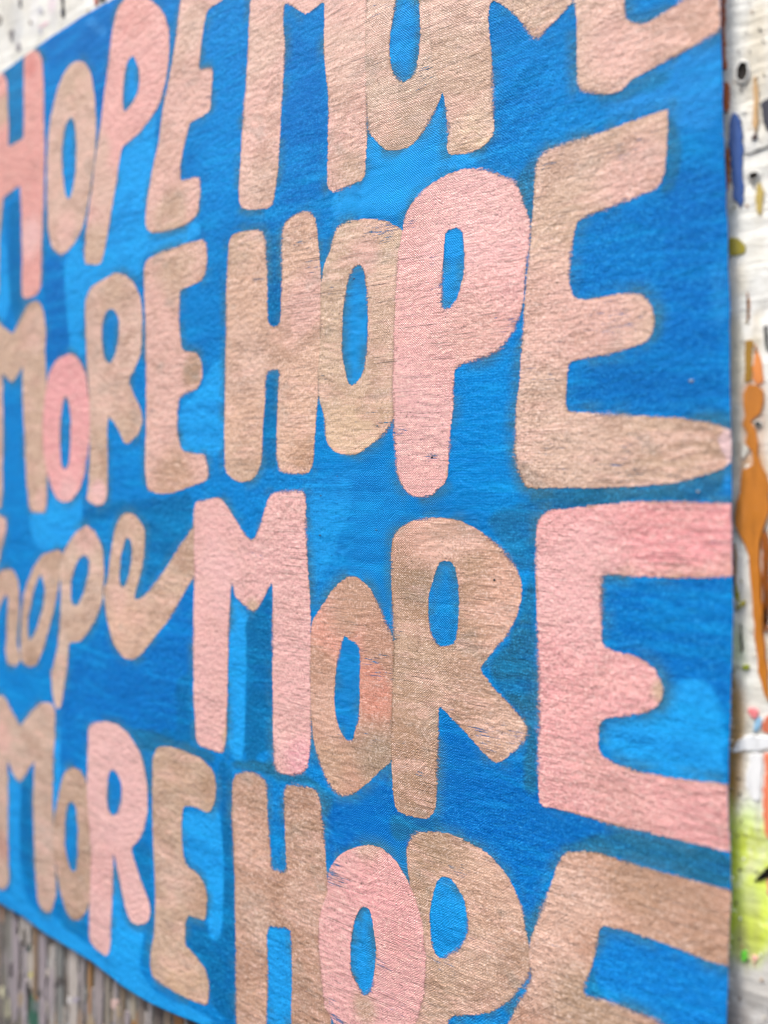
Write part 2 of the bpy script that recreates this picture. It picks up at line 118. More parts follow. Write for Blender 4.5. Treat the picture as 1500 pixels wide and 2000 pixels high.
  [[(61.8,-15.3),(62.7,-13.0),(65.5,-10.7),(72.5,-10.0),(81.0,-8.9),(89.1,-7.9),(101.8,-7.6),(113.2,-7.9),(113.2,-25.6),(104.2,-26.7),(94.3,-27.2),(86.4,-27.5),(80.4,-27.2),(80.3,-33.7),(80.2,-41.9),(80.3,-46.8),(83.2,-47.5),(88.0,-48.0),(91.7,-49.3),(94.3,-51.3),(96.1,-54.7),(96.1,-57.9),(94.8,-60.2),(91.7,-62.5),(86.4,-64.4),(81.0,-65.8),(79.5,-67.7),(79.3,-73.1),(79.9,-75.7),(83.2,-77.2),(89.1,-78.1),(96.8,-77.9),(104.2,-77.3),(113.2,-76.2),(113.2,-92.9),(106.6,-92.9),(99.3,-93.1),(91.7,-93.4),(84.8,-93.6),(77.7,-93.5),(69.6,-93.3),(62.4,-93.7),(62.0,-85.2),(62.3,-70.8),(62.3,-59.3),(62.1,-55.5),(61.8,-38.3),(61.4,-24.0)]],
  [(94.3,-27.2,3,(205,170,142),1),(99.3,-26.1,4,(205,170,142),1),(87.8,-27.3,3,(205,170,142),1),(105.4,-25.7,5,(205,170,142),1),(110.8,-25.0,5,(205,170,142),1),(101.8,-15.4,16,(246,155,160),0.7),(95.6,-56.2,3,(205,170,142),0.9),(71.1,-29.4,16,(246,190,188),0.35),(105.4,-86.4,16,(232,158,158),0.7),(83.7,-89.2,14,(230,165,160),0.6)],[(111.3,-17.5,4,0.4),(101.8,-81.6,5,0.25)]),
 ('M','greyed tan capital M at the bottom left corner of the canvas',(200,170,148),0,
  [[(-214.2,-108.0),(-209.7,-109.0),(-205.3,-113.1),(-196.6,-120.0),(-192.3,-115.6),(-185.2,-108.9),(-178.6,-105.4),(-173.0,-105.2),(-169.8,-107.6),(-169.4,-126.0),(-169.4,-149.0),(-167.8,-164.0),(-167.1,-182.8),(-167.8,-190.9),(-171.8,-199.0),(-175.8,-201.0),(-180.7,-199.6),(-182.7,-195.5),(-183.9,-176.1),(-184.8,-152.7),(-183.9,-133.0),(-191.0,-141.6),(-195.7,-145.8),(-200.9,-144.5),(-206.6,-137.8),(-206.2,-149.9),(-206.2,-174.3),(-206.6,-197.1),(-211.1,-201.4),(-218.8,-203.1),(-226.3,-201.3),(-227.2,-171.4),(-227.2,-115.9),(-220.7,-110.3)]],
  [(-212.0,-128.1,6,(230,178,164),0.9),(-212.0,-179.8,6,(205,150,135),0.8),(-175.8,-167.5,8,(200,172,155),0.7)],[]),
 ('o','small brown letter o in the bottom left word',(186,152,124),1,
  [[(-153.7,-129.5),(-148.8,-130.0),(-145.2,-132.9),(-140.1,-149.1),(-140.1,-179.8),(-143.4,-186.3),(-145.2,-190.4),(-150.0,-195.3),(-155.2,-197.3),(-160.1,-195.3),(-163.9,-188.8),(-167.1,-179.2),(-169.0,-164.3),(-167.8,-154.8),(-165.1,-144.3),(-162.0,-135.1),(-159.0,-131.5)],[(-155.2,-144.2),(-151.8,-147.0),(-150.7,-155.6),(-150.7,-166.8),(-151.8,-173.8),(-154.4,-176.1),(-157.4,-173.2),(-160.1,-165.8),(-160.1,-154.4),(-158.2,-147.2)]],
  [(-163.9,-166.6,5,(222,183,163),0.5)],[]),
 ('R','light pink capital R in the bottom left word',(244,188,184),2,
  [[(-144.5,-110.7),(-140.5,-107.7),(-132.0,-105.7),(-124.2,-105.4),(-116.5,-108.2),(-110.0,-113.8),(-106.8,-120.1),(-105.2,-128.0),(-105.2,-136.3),(-107.1,-144.2),(-110.9,-150.2),(-115.8,-154.9),(-114.2,-158.6),(-110.0,-165.8),(-104.6,-173.2),(-103.3,-176.9),(-104.6,-181.4),(-110.0,-184.3),(-115.2,-184.9),(-118.1,-181.7),(-121.8,-172.9),(-126.9,-159.4),(-126.9,-174.5),(-127.6,-189.0),(-128.6,-201.4),(-131.0,-204.4),(-138.0,-204.1),(-143.4,-202.2),(-142.7,-186.5),(-141.6,-164.2),(-144.1,-142.8),(-144.5,-124.6)],[(-128.2,-124.8),(-124.2,-126.1),(-121.5,-129.7),(-121.8,-136.8),(-124.2,-142.3),(-127.6,-144.6),(-130.3,-142.5),(-131.3,-136.3),(-130.3,-128.1)]],
  [(-131.0,-168.4,12,(242,178,174),0.5)],[(-107.1,-144.8,3,0.35)]),
 ('E','dull tan capital E along the bottom left edge',(196,164,136),1,
  [[(-102.1,-115.0),(-99.3,-109.9),(-93.2,-108.3),(-83.4,-108.1),(-73.9,-109.1),(-67.3,-112.1),(-65.6,-117.5),(-66.4,-123.4),(-69.2,-128.5),(-72.0,-129.0),(-79.6,-128.6),(-84.2,-129.7),(-85.4,-138.5),(-84.2,-148.1),(-82.5,-152.4),(-76.7,-153.3),(-72.0,-156.3),(-70.6,-160.5),(-71.4,-169.7),(-73.9,-170.3),(-81.3,-171.0),(-82.5,-174.1),(-82.5,-182.6),(-76.7,-184.5),(-71.1,-187.0),(-68.6,-191.9),(-69.2,-199.2),(-70.6,-201.3),(-78.5,-202.2),(-91.3,-202.4),(-100.5,-201.8),(-102.4,-197.7),(-102.1,-190.9),(-100.5,-183.4),(-100.8,-166.5),(-102.4,-146.5),(-102.4,-125.9)]],
  [(-87.8,-119.8,8,(208,172,140),0.7),(-69.2,-119.4,5,(182,146,112),0.7),(-76.2,-162.1,7,(180,140,110),0.6),(-80.5,-195.9,11,(212,175,140),0.7),(-92.2,-157.0,10,(205,172,150),0.6)],[(-92.2,-125.8,5,0.25)]),
 ('H','brown capital H at the bottom beside the pink O',(186,140,112),0,
  [[(-57.1,-113.6),(-55.0,-110.3),(-48.0,-108.2),(-42.3,-108.4),(-39.8,-111.0),(-39.3,-120.5),(-38.1,-132.3),(-37.6,-139.9),(-34.5,-139.9),(-30.2,-139.2),(-30.9,-130.3),(-31.6,-118.6),(-31.6,-110.2),(-30.2,-108.8),(-22.3,-107.5),(-17.2,-107.5),(-15.6,-110.6),(-14.5,-117.2),(-13.4,-125.5),(-13.2,-131.1),(-11.7,-140.3),(-12.3,-155.9),(-12.7,-171.5),(-10.6,-184.3),(-10.6,-209.9),(-26.2,-217.1),(-28.6,-191.8),(-28.1,-173.9),(-28.6,-160.9),(-29.7,-158.4),(-34.5,-159.5),(-38.8,-160.6),(-39.8,-166.0),(-39.3,-178.0),(-40.1,-196.4),(-41.0,-224.0),(-53.9,-229.9),(-55.0,-202.5),(-55.0,-186.8),(-55.2,-171.3),(-56.3,-146.7),(-57.6,-128.2)]],
  [(-34.5,-141.5,5,(165,118,85),0.8),(-48.0,-133.0,12,(212,165,140),0.7),(-21.6,-125.9,9,(178,140,112),0.7),(-45.5,-161.7,10,(214,180,158),0.6),(-48.0,-192.1,10,(205,160,130),0.6),(-21.6,-146.8,10,(208,165,142),0.6),(-46.8,-114.2,8,(180,140,112),0.6)],[(-34.5,-143.3,3,0.5),(-49.3,-172.2,8,0.25),(-23.9,-177.4,6,0.3),(-53.2,-182.9,4,0.3)]),
 ('O','pink capital O at the bottom centre',(242,176,174),3,
  [[(3.5,-120.5),(7.5,-119.8),(11.5,-120.8),(15.3,-122.9),(19.2,-127.1),(22.2,-132.1),(24.8,-138.6),(26.2,-148.5),(25.9,-159.2),(23.5,-168.0),(19.7,-178.4),(12.0,-188.9),(2.1,-193.3),(-7.3,-188.9),(-10.6,-181.7),(-13.6,-179.9),(-14.9,-171.8),(-16.5,-160.9),(-16.0,-149.2),(-12.7,-141.3),(-13.2,-136.4),(-11.0,-131.5),(-7.3,-126.7),(-0.6,-122.2)],[(2.7,-140.3),(5.1,-140.7),(6.5,-145.7),(7.5,-152.5),(6.7,-161.0),(5.5,-166.4),(2.7,-169.6),(0.0,-166.8),(-2.5,-163.2),(-2.7,-154.9),(-1.7,-148.4),(0.4,-142.7)]],
  [(4.1,-121.4,5,(205,170,142),0.6),(2.5,-173.2,5,(205,165,140),0.8),(12.0,-136.2,14,(244,166,166),0.5)],[(-11.7,-135.1,5,0.8),(-9.5,-130.2,4,0.6),(-11.7,-177.0,5,0.7),(-10.6,-182.6,6,0.7),(15.9,-167.1,7,0.3),(9.7,-156.5,3,0.5),(0.0,-151.7,2,0.4)]),
 ('P','brown capital P behind the pink O at the bottom',(188,152,122),1,
  [[(18.4,-116.8),(20.3,-113.1),(23.5,-111.1),(27.7,-110.0),(33.0,-109.4),(39.5,-109.9),(47.2,-111.7),(51.1,-114.7),(54.3,-117.9),(56.9,-122.4),(58.4,-127.6),(59.5,-133.1),(60.6,-135.3),(60.9,-138.0),(60.0,-142.4),(57.5,-145.7),(54.3,-150.6),(49.8,-155.3),(43.9,-159.2),(37.8,-161.8),(34.3,-163.5),(33.8,-166.5),(32.9,-189.8),(19.7,-195.9),(19.7,-172.0),(21.6,-155.4),(22.0,-139.4),(19.7,-126.9),(18.8,-121.9)],[(31.6,-122.4),(34.3,-122.1),(36.6,-124.0),(39.5,-127.1),(40.3,-133.5),(40.0,-137.5),(37.2,-142.6),(33.8,-144.9),(31.1,-147.4),(28.9,-146.0),(27.7,-141.3),(27.1,-135.2),(28.4,-128.5),(29.8,-123.9)]],
  [(47.9,-124.9,12,(210,168,142),0.7),(25.3,-114.7,9,(172,138,106),0.6),(44.6,-146.9,12,(204,166,140),0.6),(30.7,-159.8,10,(200,165,138),0.5)],[(38.1,-119.3,4,0.6),(31.6,-148.6,5,0.4),(40.3,-137.9,4,0.4)]),
 ('E','broad pinkish brown capital E at the bottom right corner',(194,144,116),2,
  [[(67.8,-108.1),(69.6,-105.1),(73.1,-103.6),(78.2,-102.4),(86.4,-102.3),(94.3,-102.4),(101.8,-102.2),(113.2,-102.1),(113.2,-120.8),(106.6,-120.8),(100.8,-120.3),(94.3,-120.0),(86.4,-120.2),(79.9,-121.1),(79.3,-125.1),(77.7,-132.8),(75.4,-140.6),(76.8,-141.1),(83.7,-140.1),(91.7,-139.9),(96.8,-140.5),(101.2,-144.1),(100.6,-150.8),(94.3,-156.2),(83.7,-157.5),(74.0,-158.3),(72.2,-175.8),(96.8,-170.7),(111.3,-168.6),(113.2,-181.3),(96.8,-186.3),(69.6,-192.5),(47.9,-197.8),(48.2,-178.3),(53.1,-158.2),(57.5,-148.8),(60.6,-141.9),(59.4,-137.2),(60.0,-132.9),(60.6,-130.4),(63.7,-120.8),(66.7,-112.5)]],
  [(72.5,-117.1,12,(214,172,150),0.7),(101.8,-111.7,14,(165,125,95),0.6),(99.3,-113.8,7,(200,155,130),0.6),(68.1,-138.3,14,(222,178,156),0.7),(90.4,-106.2,10,(180,138,108),0.6),(76.8,-144.7,12,(182,150,120),0.7),(109.0,-116.9,10,(180,135,105),0.6)],[(109.0,-103.1,4,0.35),(69.6,-132.1,4,0.25)]),
 ('dab','small pale pink dab of paint on the right edge of the canvas',(232,196,198),4,
  [[(112.3,10.5),(110.6,9.8),(109.7,8.5),(108.8,7.5),(109.7,6.5),(109.9,5.0),(110.6,4.0),(111.1,2.2),(112.3,1.2)]],
  [],[]),
]
PIGMENT = [
 ((0,106,194),0.8,8,[(-179.8,201.4),(-120.8,207.8),(-120.8,165.4),(-134.5,145.5),(-141.6,158.3),(-152.6,181.4),(-175.8,183.8)]),
 ((45,120,160),0.6,3,[(-214.2,192.8),(-188.1,198.2),(-175.8,197.8),(-181.9,192.7),(-194.4,191.8),(-194.4,155.8),(-207.5,154.1)]),
 ((70,160,235),0.6,3,[(-147.0,195.3),(-139.8,195.1),(-129.3,185.1),(-134.5,183.5),(-143.4,189.6)]),
 ((40,176,255),0.95,1.6,[(-123.1,132.0),(-99.9,143.9),(-101.4,120.8),(-105.2,99.0),(-74.8,95.0),(-73.4,90.3),(-80.5,87.4),(-107.7,87.0),(-108.4,78.8),(-119.1,81.4),(-132.7,81.2),(-147.0,73.2),(-147.0,51.0),(-153.3,49.3),(-159.3,54.4),(-162.4,82.0),(-160.1,95.7),(-148.8,103.5),(-147.0,89.9),(-135.5,87.0),(-129.3,105.5)]),
 ((40,176,255),0.9,3,[(-223.4,134.1),(-212.0,130.0),(-208.8,102.9),(-204.4,77.9),(-214.2,69.2),(-228.1,70.7)]),
 ((0,106,194),0.95,2,[(-177.8,96.9),(-162.8,94.5),(-160.9,77.2),(-158.2,52.0),(-175.8,46.5),(-176.6,74.6)]),
 ((0,98,152),0.7,3,[(-207.5,127.2),(-195.7,129.7),(-195.7,81.7),(-183.9,77.8),(-196.6,67.3),(-205.3,78.0)]),
 ((0,142,226),0.5,6,[(-73.4,167.0),(-48.0,169.9),(-51.9,100.5),(-66.4,90.1),(-72.0,120.1)]),
 ((0,106,194),0.7,5,[(-32.1,153.7),(-14.5,142.0),(-12.7,92.6),(-33.3,91.4),(-33.8,120.2)]),
 ((40,176,255),0.85,2,[(3.9,108.7),(12.0,100.5),(22.5,101.6),(31.8,112.9),(33.4,95.6),(47.9,93.4),(42.9,90.0),(28.9,89.6),(17.8,80.8),(12.0,79.8),(0.0,83.3),(-9.5,82.4),(-10.1,92.4),(3.1,94.0)]),
 ((0,142,226),0.6,8,[(47.9,121.9),(72.5,114.3),(74.0,101.4),(81.0,96.7),(62.1,90.3),(47.9,98.1)]),
 ((50,155,235),0.7,5,[(83.7,98.7),(109.9,106.6),(110.4,85.1),(99.3,85.4),(96.8,93.2),(81.0,93.3)]),
 ((0,106,194),0.85,6,[(99.3,76.3),(111.8,73.6),(111.8,27.4),(95.6,30.1),(94.3,47.3),(96.8,70.4)]),
 ((0,106,194),0.5,6,[(72.5,66.9),(95.6,70.6),(96.8,46.9),(89.1,46.6),(72.5,47.4)]),
 ((0,94,178),0.7,7,[(72.5,27.9),(91.7,30.4),(111.6,27.4),(111.6,15.0),(72.5,16.7)]),
 ((40,140,215),0.7,5,[(106.6,50.6),(111.8,52.4),(111.8,34.9),(107.8,35.3)]),
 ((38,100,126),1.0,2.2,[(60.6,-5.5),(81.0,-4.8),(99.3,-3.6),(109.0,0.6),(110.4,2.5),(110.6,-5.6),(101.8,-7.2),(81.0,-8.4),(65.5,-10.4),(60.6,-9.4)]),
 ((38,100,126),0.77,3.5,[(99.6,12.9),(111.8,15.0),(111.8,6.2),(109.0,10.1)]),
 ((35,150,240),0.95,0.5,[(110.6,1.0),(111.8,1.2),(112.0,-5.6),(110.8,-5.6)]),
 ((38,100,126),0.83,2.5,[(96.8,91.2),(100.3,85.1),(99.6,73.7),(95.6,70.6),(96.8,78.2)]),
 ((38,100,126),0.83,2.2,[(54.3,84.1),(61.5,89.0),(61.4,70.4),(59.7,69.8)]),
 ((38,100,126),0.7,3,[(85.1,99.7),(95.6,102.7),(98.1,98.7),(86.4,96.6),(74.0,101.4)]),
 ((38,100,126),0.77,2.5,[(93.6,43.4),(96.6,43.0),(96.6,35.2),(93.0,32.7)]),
 ((40,176,255),0.95,1.6,[(-190.2,-19.0),(-176.6,-18.6),(-171.8,-8.1),(-162.0,-14.8),(-148.8,-7.8),(-148.8,-24.5),(-160.1,-33.6),(-179.8,-37.0),(-188.9,-30.9)]),
 ((0,98,152),0.8,4,[(-148.8,-15.6),(-134.5,-14.1),(-79.0,-7.9),(-78.5,-20.6),(-107.7,-49.7),(-107.1,-24.8),(-117.5,-16.9),(-138.0,-21.8),(-148.8,-24.5)]),
 ((0,106,194),0.9,4,[(-163.9,-93.6),(-132.7,-62.8),(-117.5,-78.0),(-101.4,-69.6),(-78.5,-41.2),(-78.2,-98.0),(-101.4,-106.5),(-141.6,-105.5),(-167.8,-110.3)]),
 ((0,98,152),0.7,3,[(-87.8,-81.8),(-78.2,-74.5),(-77.6,-103.8),(-101.4,-110.6),(-110.9,-108.3),(-86.3,-99.5)]),
 ((38,100,126),0.77,2.5,[(-120.8,-103.9),(-101.4,-104.4),(-66.4,-105.4),(-66.4,-111.1),(-92.2,-107.7),(-101.4,-112.6),(-107.7,-113.9)]),
 ((0,94,178),0.6,4,[(-169.8,-108.3),(-144.5,-106.0),(-144.5,-123.7),(-160.1,-131.5),(-167.8,-128.6)]),
 ((40,176,255),0.85,1.2,[(-169.4,-110.5),(-165.5,-114.4),(-163.9,-136.9),(-168.6,-156.4)]),
 ((40,176,255),0.95,1.5,[(-64.5,41.6),(-61.6,38.9),(-61.9,6.6),(-72.0,5.8),(-86.3,8.0),(-88.1,24.0),(-76.5,30.1),(-72.0,35.8),(-69.2,39.5)]),
 ((25,140,218),0.7,4,[(-21.6,-1.7),(12.0,3.2),(19.7,-9.6),(12.0,-19.5),(8.1,-37.6),(-20.5,-48.8),(-21.6,-7.0)]),
 ((40,176,255),0.5,5,[(-21.6,-7.0),(-2.1,-3.3),(-8.4,-27.2),(-18.9,-41.7)]),
 ((0,98,152),0.85,1.4,[(-39.6,84.4),(-32.8,83.2),(-32.8,50.1),(-39.6,50.8)]),
 ((0,98,152),0.85,1.6,[(-41.3,34.6),(-34.5,35.6),(-35.2,0.9),(-42.5,0.9)]),
 ((0,142,226),0.8,4,[(36.0,30.6),(55.9,40.8),(55.3,4.4),(59.1,-5.8),(32.5,-6.2),(34.3,10.8)]),
 ((40,176,255),0.92,1.2,[(-58.9,-45.3),(-48.0,-51.7),(-50.1,-70.5),(-50.6,-89.1),(-52.1,-106.2),(-57.9,-105.1),(-60.2,-96.5),(-59.2,-64.2)]),
 ((0,98,152),0.9,1.4,[(-50.1,-51.9),(-37.1,-43.3),(-36.6,-104.6),(-50.6,-105.8),(-51.1,-89.2)]),
 ((0,142,226),0.8,1.2,[(-45.5,-101.1),(-36.6,-97.4),(-36.6,-102.8),(-45.0,-104.6)]),
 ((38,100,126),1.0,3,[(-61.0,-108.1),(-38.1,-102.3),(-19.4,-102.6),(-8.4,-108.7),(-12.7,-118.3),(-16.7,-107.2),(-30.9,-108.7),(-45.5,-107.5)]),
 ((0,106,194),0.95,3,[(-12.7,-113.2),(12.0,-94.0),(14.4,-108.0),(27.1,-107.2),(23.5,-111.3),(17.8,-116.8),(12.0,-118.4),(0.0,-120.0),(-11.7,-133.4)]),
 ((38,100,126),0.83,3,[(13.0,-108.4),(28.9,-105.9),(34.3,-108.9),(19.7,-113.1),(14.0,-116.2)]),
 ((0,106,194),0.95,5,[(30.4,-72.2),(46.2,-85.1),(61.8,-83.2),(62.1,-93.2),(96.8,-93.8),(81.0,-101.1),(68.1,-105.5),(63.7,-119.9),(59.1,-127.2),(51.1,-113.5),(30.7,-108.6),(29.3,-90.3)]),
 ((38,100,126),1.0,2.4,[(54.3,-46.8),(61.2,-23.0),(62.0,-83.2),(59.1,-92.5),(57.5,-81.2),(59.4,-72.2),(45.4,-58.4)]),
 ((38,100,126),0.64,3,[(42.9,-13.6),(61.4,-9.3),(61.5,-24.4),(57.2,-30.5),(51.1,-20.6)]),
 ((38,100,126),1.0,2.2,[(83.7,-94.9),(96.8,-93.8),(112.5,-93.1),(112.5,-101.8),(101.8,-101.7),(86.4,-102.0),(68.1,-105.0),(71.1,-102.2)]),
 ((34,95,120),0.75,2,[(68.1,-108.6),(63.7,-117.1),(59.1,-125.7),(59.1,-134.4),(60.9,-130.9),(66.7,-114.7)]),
 ((0,106,194),0.85,4,[(81.0,-29.3),(112.5,-26.1),(112.3,-57.3),(96.3,-54.8),(93.0,-49.5),(81.0,-46.6)]),
 ((40,176,255),0.9,2.0,[(95.8,-60.8),(97.5,-54.6),(102.4,-51.0),(107.8,-52.4),(109.9,-57.7),(111.8,-66.1),(111.8,-76.3),(96.8,-77.5),(81.0,-76.0),(79.9,-68.3),(91.7,-63.2)]),
 ((0,106,194),0.8,2,[(108.4,-52.9),(112.0,-49.8),(112.0,-64.8),(110.4,-60.1)]),
 ((40,176,255),0.95,1.2,[(-84.2,-130.5),(-69.2,-129.1),(-65.4,-122.4),(-62.9,-133.2),(-61.6,-151.8),(-62.1,-169.1),(-65.1,-175.8),(-69.2,-174.9),(-70.9,-158.5),(-80.5,-152.6),(-85.1,-143.0)]),
 ((0,98,152),0.9,2,[(-65.1,-107.0),(-57.1,-109.1),(-55.2,-183.7),(-55.2,-204.3),(-69.2,-200.4),(-68.6,-188.6),(-81.9,-183.6),(-81.9,-173.7),(-71.4,-170.3),(-69.7,-175.5),(-65.1,-176.2),(-61.9,-169.0),(-61.6,-148.0)]),
 ((40,176,255),0.9,2,[(-232.9,-207.1),(-205.3,-200.4),(-179.8,-202.6),(-163.9,-200.8),(-152.6,-203.8),(-141.6,-204.4),(-130.3,-204.4),(-126.9,-162.9),(-117.5,-186.5),(-106.2,-184.2),(-109.3,-201.5),(-101.4,-206.8),(-89.3,-206.2),(-66.4,-205.0),(-72.0,-220.8),(-232.9,-223.6)]),
 ((10,120,185),0.9,2.5,[(-167.8,-188.4),(-158.2,-198.9),(-143.4,-194.1),(-143.4,-201.8),(-156.3,-204.0),(-167.1,-200.7)]),
 ((10,112,172),0.9,2.5,[(-115.8,-155.5),(-104.6,-148.3),(-101.4,-186.3),(-102.7,-201.1),(-109.3,-199.4),(-105.2,-182.7),(-104.6,-173.0)]),
 ((40,176,255),0.8,1.6,[(-206.2,-141.6),(-194.4,-146.2),(-196.6,-173.2),(-194.4,-196.5),(-183.9,-205.1),(-205.3,-202.3)]),
 ((0,98,152),0.8,2,[(-194.4,-146.2),(-184.8,-136.9),(-183.9,-198.0),(-195.7,-184.9)]),
 ((40,176,255),0.85,1.5,[(-39.8,-162.0),(-28.6,-158.8),(-28.1,-193.2),(-40.1,-198.1)]),
 ((20,132,222),0.8,3,[(79.9,-121.6),(112.0,-121.5),(112.0,-144.5),(96.8,-140.1),(76.8,-140.9)]),
 ((38,100,126),0.95,2,[(75.4,-140.8),(78.2,-131.8),(79.1,-138.3),(83.7,-140.0)]),
 ((40,176,255),0.7,3,[(33.4,-164.1),(51.9,-156.7),(46.2,-176.2),(32.5,-182.3)]),
 ((40,176,255),0.6,1.0,[(-156.3,156.2),(-153.7,151.9),(-152.6,142.7),(-153.3,131.6),(-155.2,123.7),(-158.2,119.4),(-160.9,122.6),(-163.2,133.8),(-163.2,145.2),(-161.2,152.9)]),
 ((40,176,255),0.6,1.0,[(-114.2,170.2),(-111.6,166.2),(-110.0,160.8),(-110.9,154.8),(-114.2,150.9),(-120.1,148.2),(-121.1,151.3),(-120.8,158.4),(-119.1,166.4),(-116.8,169.5)]),
 ((40,176,255),0.6,1.0,[(15.3,148.0),(14.0,143.2),(12.4,135.6),(12.6,130.0),(13.6,125.5),(16.9,121.5),(19.7,121.5),(22.0,123.1),(23.1,126.9),(24.0,134.5),(23.8,142.4),(23.1,145.4),(19.2,156.3),(17.1,155.4)]),
 ((28,140,215),0.6,1.0,[(-161.6,34.1),(-159.3,30.1),(-157.8,21.0),(-158.2,10.4),(-159.3,2.9),(-162.0,0.2),(-164.7,3.0),(-165.9,12.1),(-165.9,21.3),(-163.9,30.4)]),
 ((28,140,215),0.6,1.0,[(-130.0,68.5),(-126.5,67.5),(-123.5,63.3),(-123.5,57.5),(-126.5,48.4),(-130.3,44.8),(-133.8,47.7),(-135.2,55.0),(-134.5,62.3),(-132.7,66.5)]),
 ((40,176,255),0.6,1.0,[(1.0,67.0),(2.5,64.6),(3.5,58.4),(3.9,50.1),(3.7,41.8),(3.1,37.4),(2.1,32.0),(-0.4,28.9),(-3.5,27.7),(-5.2,32.0),(-6.7,38.2),(-6.7,42.8),(-6.3,51.2),(-4.8,58.5),(-3.5,63.8),(-1.4,66.4)]),
 ((40,176,255),0.6,1.0,[(34.3,72.7),(36.6,73.1),(38.3,70.5),(39.1,65.3),(39.0,58.8),(37.4,53.0),(35.5,50.1),(32.9,48.6),(31.3,49.6),(31.6,59.9),(32.2,70.0),(32.5,72.3)]),
 ((28,140,215),0.6,1.0,[(-180.7,-46.9),(-177.0,-53.6),(-178.6,-61.7),(-183.9,-72.4),(-189.4,-79.4),(-191.5,-76.3),(-191.0,-68.4),(-187.3,-56.9),(-183.1,-49.4)]),
 ((28,140,215),0.6,1.0,[(-147.7,-36.4),(-144.5,-38.4),(-144.1,-43.5),(-147.7,-52.0),(-152.6,-59.1),(-156.3,-58.6),(-157.4,-55.8),(-157.1,-48.3),(-153.7,-41.3),(-150.7,-37.7)]),
 ((28,140,215),0.6,1.0,[(-118.1,-27.2),(-115.2,-29.4),(-115.2,-34.4),(-116.8,-41.5),(-120.1,-48.5),(-123.1,-47.7),(-123.8,-44.1),(-122.5,-34.9),(-120.1,-28.6)]),
 ((28,140,215),0.6,1.0,[(-5.6,-54.0),(-3.5,-55.4),(0.0,-56.2),(0.6,-60.6),(0.4,-68.9),(0.4,-74.4),(-0.4,-81.9),(-2.7,-88.7),(-5.6,-88.4),(-8.4,-84.4),(-10.1,-77.4),(-9.7,-70.5),(-8.8,-64.6),(-6.9,-57.5)]),
 ((28,140,215),0.6,1.0,[(32.5,-26.9),(35.5,-27.6),(36.6,-32.7),(37.2,-38.8),(36.6,-47.0),(35.5,-52.1),(30.2,-53.4),(27.7,-50.6),(26.2,-43.9),(26.6,-37.6),(28.4,-32.3),(29.8,-28.0)]),
 ((28,140,215),0.6,1.0,[(-155.2,-144.2),(-151.8,-147.0),(-150.7,-155.6),(-150.7,-166.8),(-151.8,-173.8),(-154.4,-176.1),(-157.4,-173.2),(-160.1,-165.8),(-160.1,-154.4),(-158.2,-147.2)]),
 ((28,140,215),0.6,1.0,[(-128.2,-124.8),(-124.2,-126.1),(-121.5,-129.7),(-121.8,-136.8),(-124.2,-142.3),(-127.6,-144.6),(-130.3,-142.5),(-131.3,-136.3),(-130.3,-128.1)]),
 ((40,176,255),0.6,1.0,[(2.7,-140.3),(5.1,-140.7),(6.5,-145.7),(7.5,-152.5),(6.7,-161.0),(5.5,-166.4),(2.7,-169.6),(0.0,-166.8),(-2.5,-163.2),(-2.7,-154.9),(-1.7,-148.4),(0.4,-142.7)]),
 ((40,176,255),0.6,1.0,[(31.6,-122.4),(34.3,-122.1),(36.6,-124.0),(39.5,-127.1),(40.3,-133.5),(40.0,-137.5),(37.2,-142.6),(33.8,-144.9),(31.1,-147.4),(28.9,-146.0),(27.7,-141.3),(27.1,-135.2),(28.4,-128.5),(29.8,-123.9)]),
]
EDGE_TOP = [(-290.2,179.7),(-242.6,186.6),(-214.2,191.3),(-210.2,191.8),(-195.7,193.8),(-184.4,194.9),(-173.0,196.2),(-160.1,196.9),(-150.3,197.5),(-139.1,197.4),(-131.7,197.5),(-117.5,197.7)]
EDGE_BOTTOM = [(-290.2,-212.2),(-242.6,-210.1),(-214.2,-208.8),(-194.4,-209.2),(-175.8,-210.8),(-158.2,-210.9),(-141.6,-211.0),(-120.8,-212.5),(-101.4,-212.5),(-89.6,-211.5),(-74.8,-209.7)]
EDGE_RIGHT = [(109.9,115.3),(110.1,96.5),(110.4,83.9),(111.1,65.0),(111.8,39.9),(112.0,15.0),(112.3,-10.0),(112.5,-34.8),(112.0,-59.8),(111.3,-78.7),(111.8,-91.0),(112.3,-103.3),(111.6,-118.5),(111.3,-134.8)]
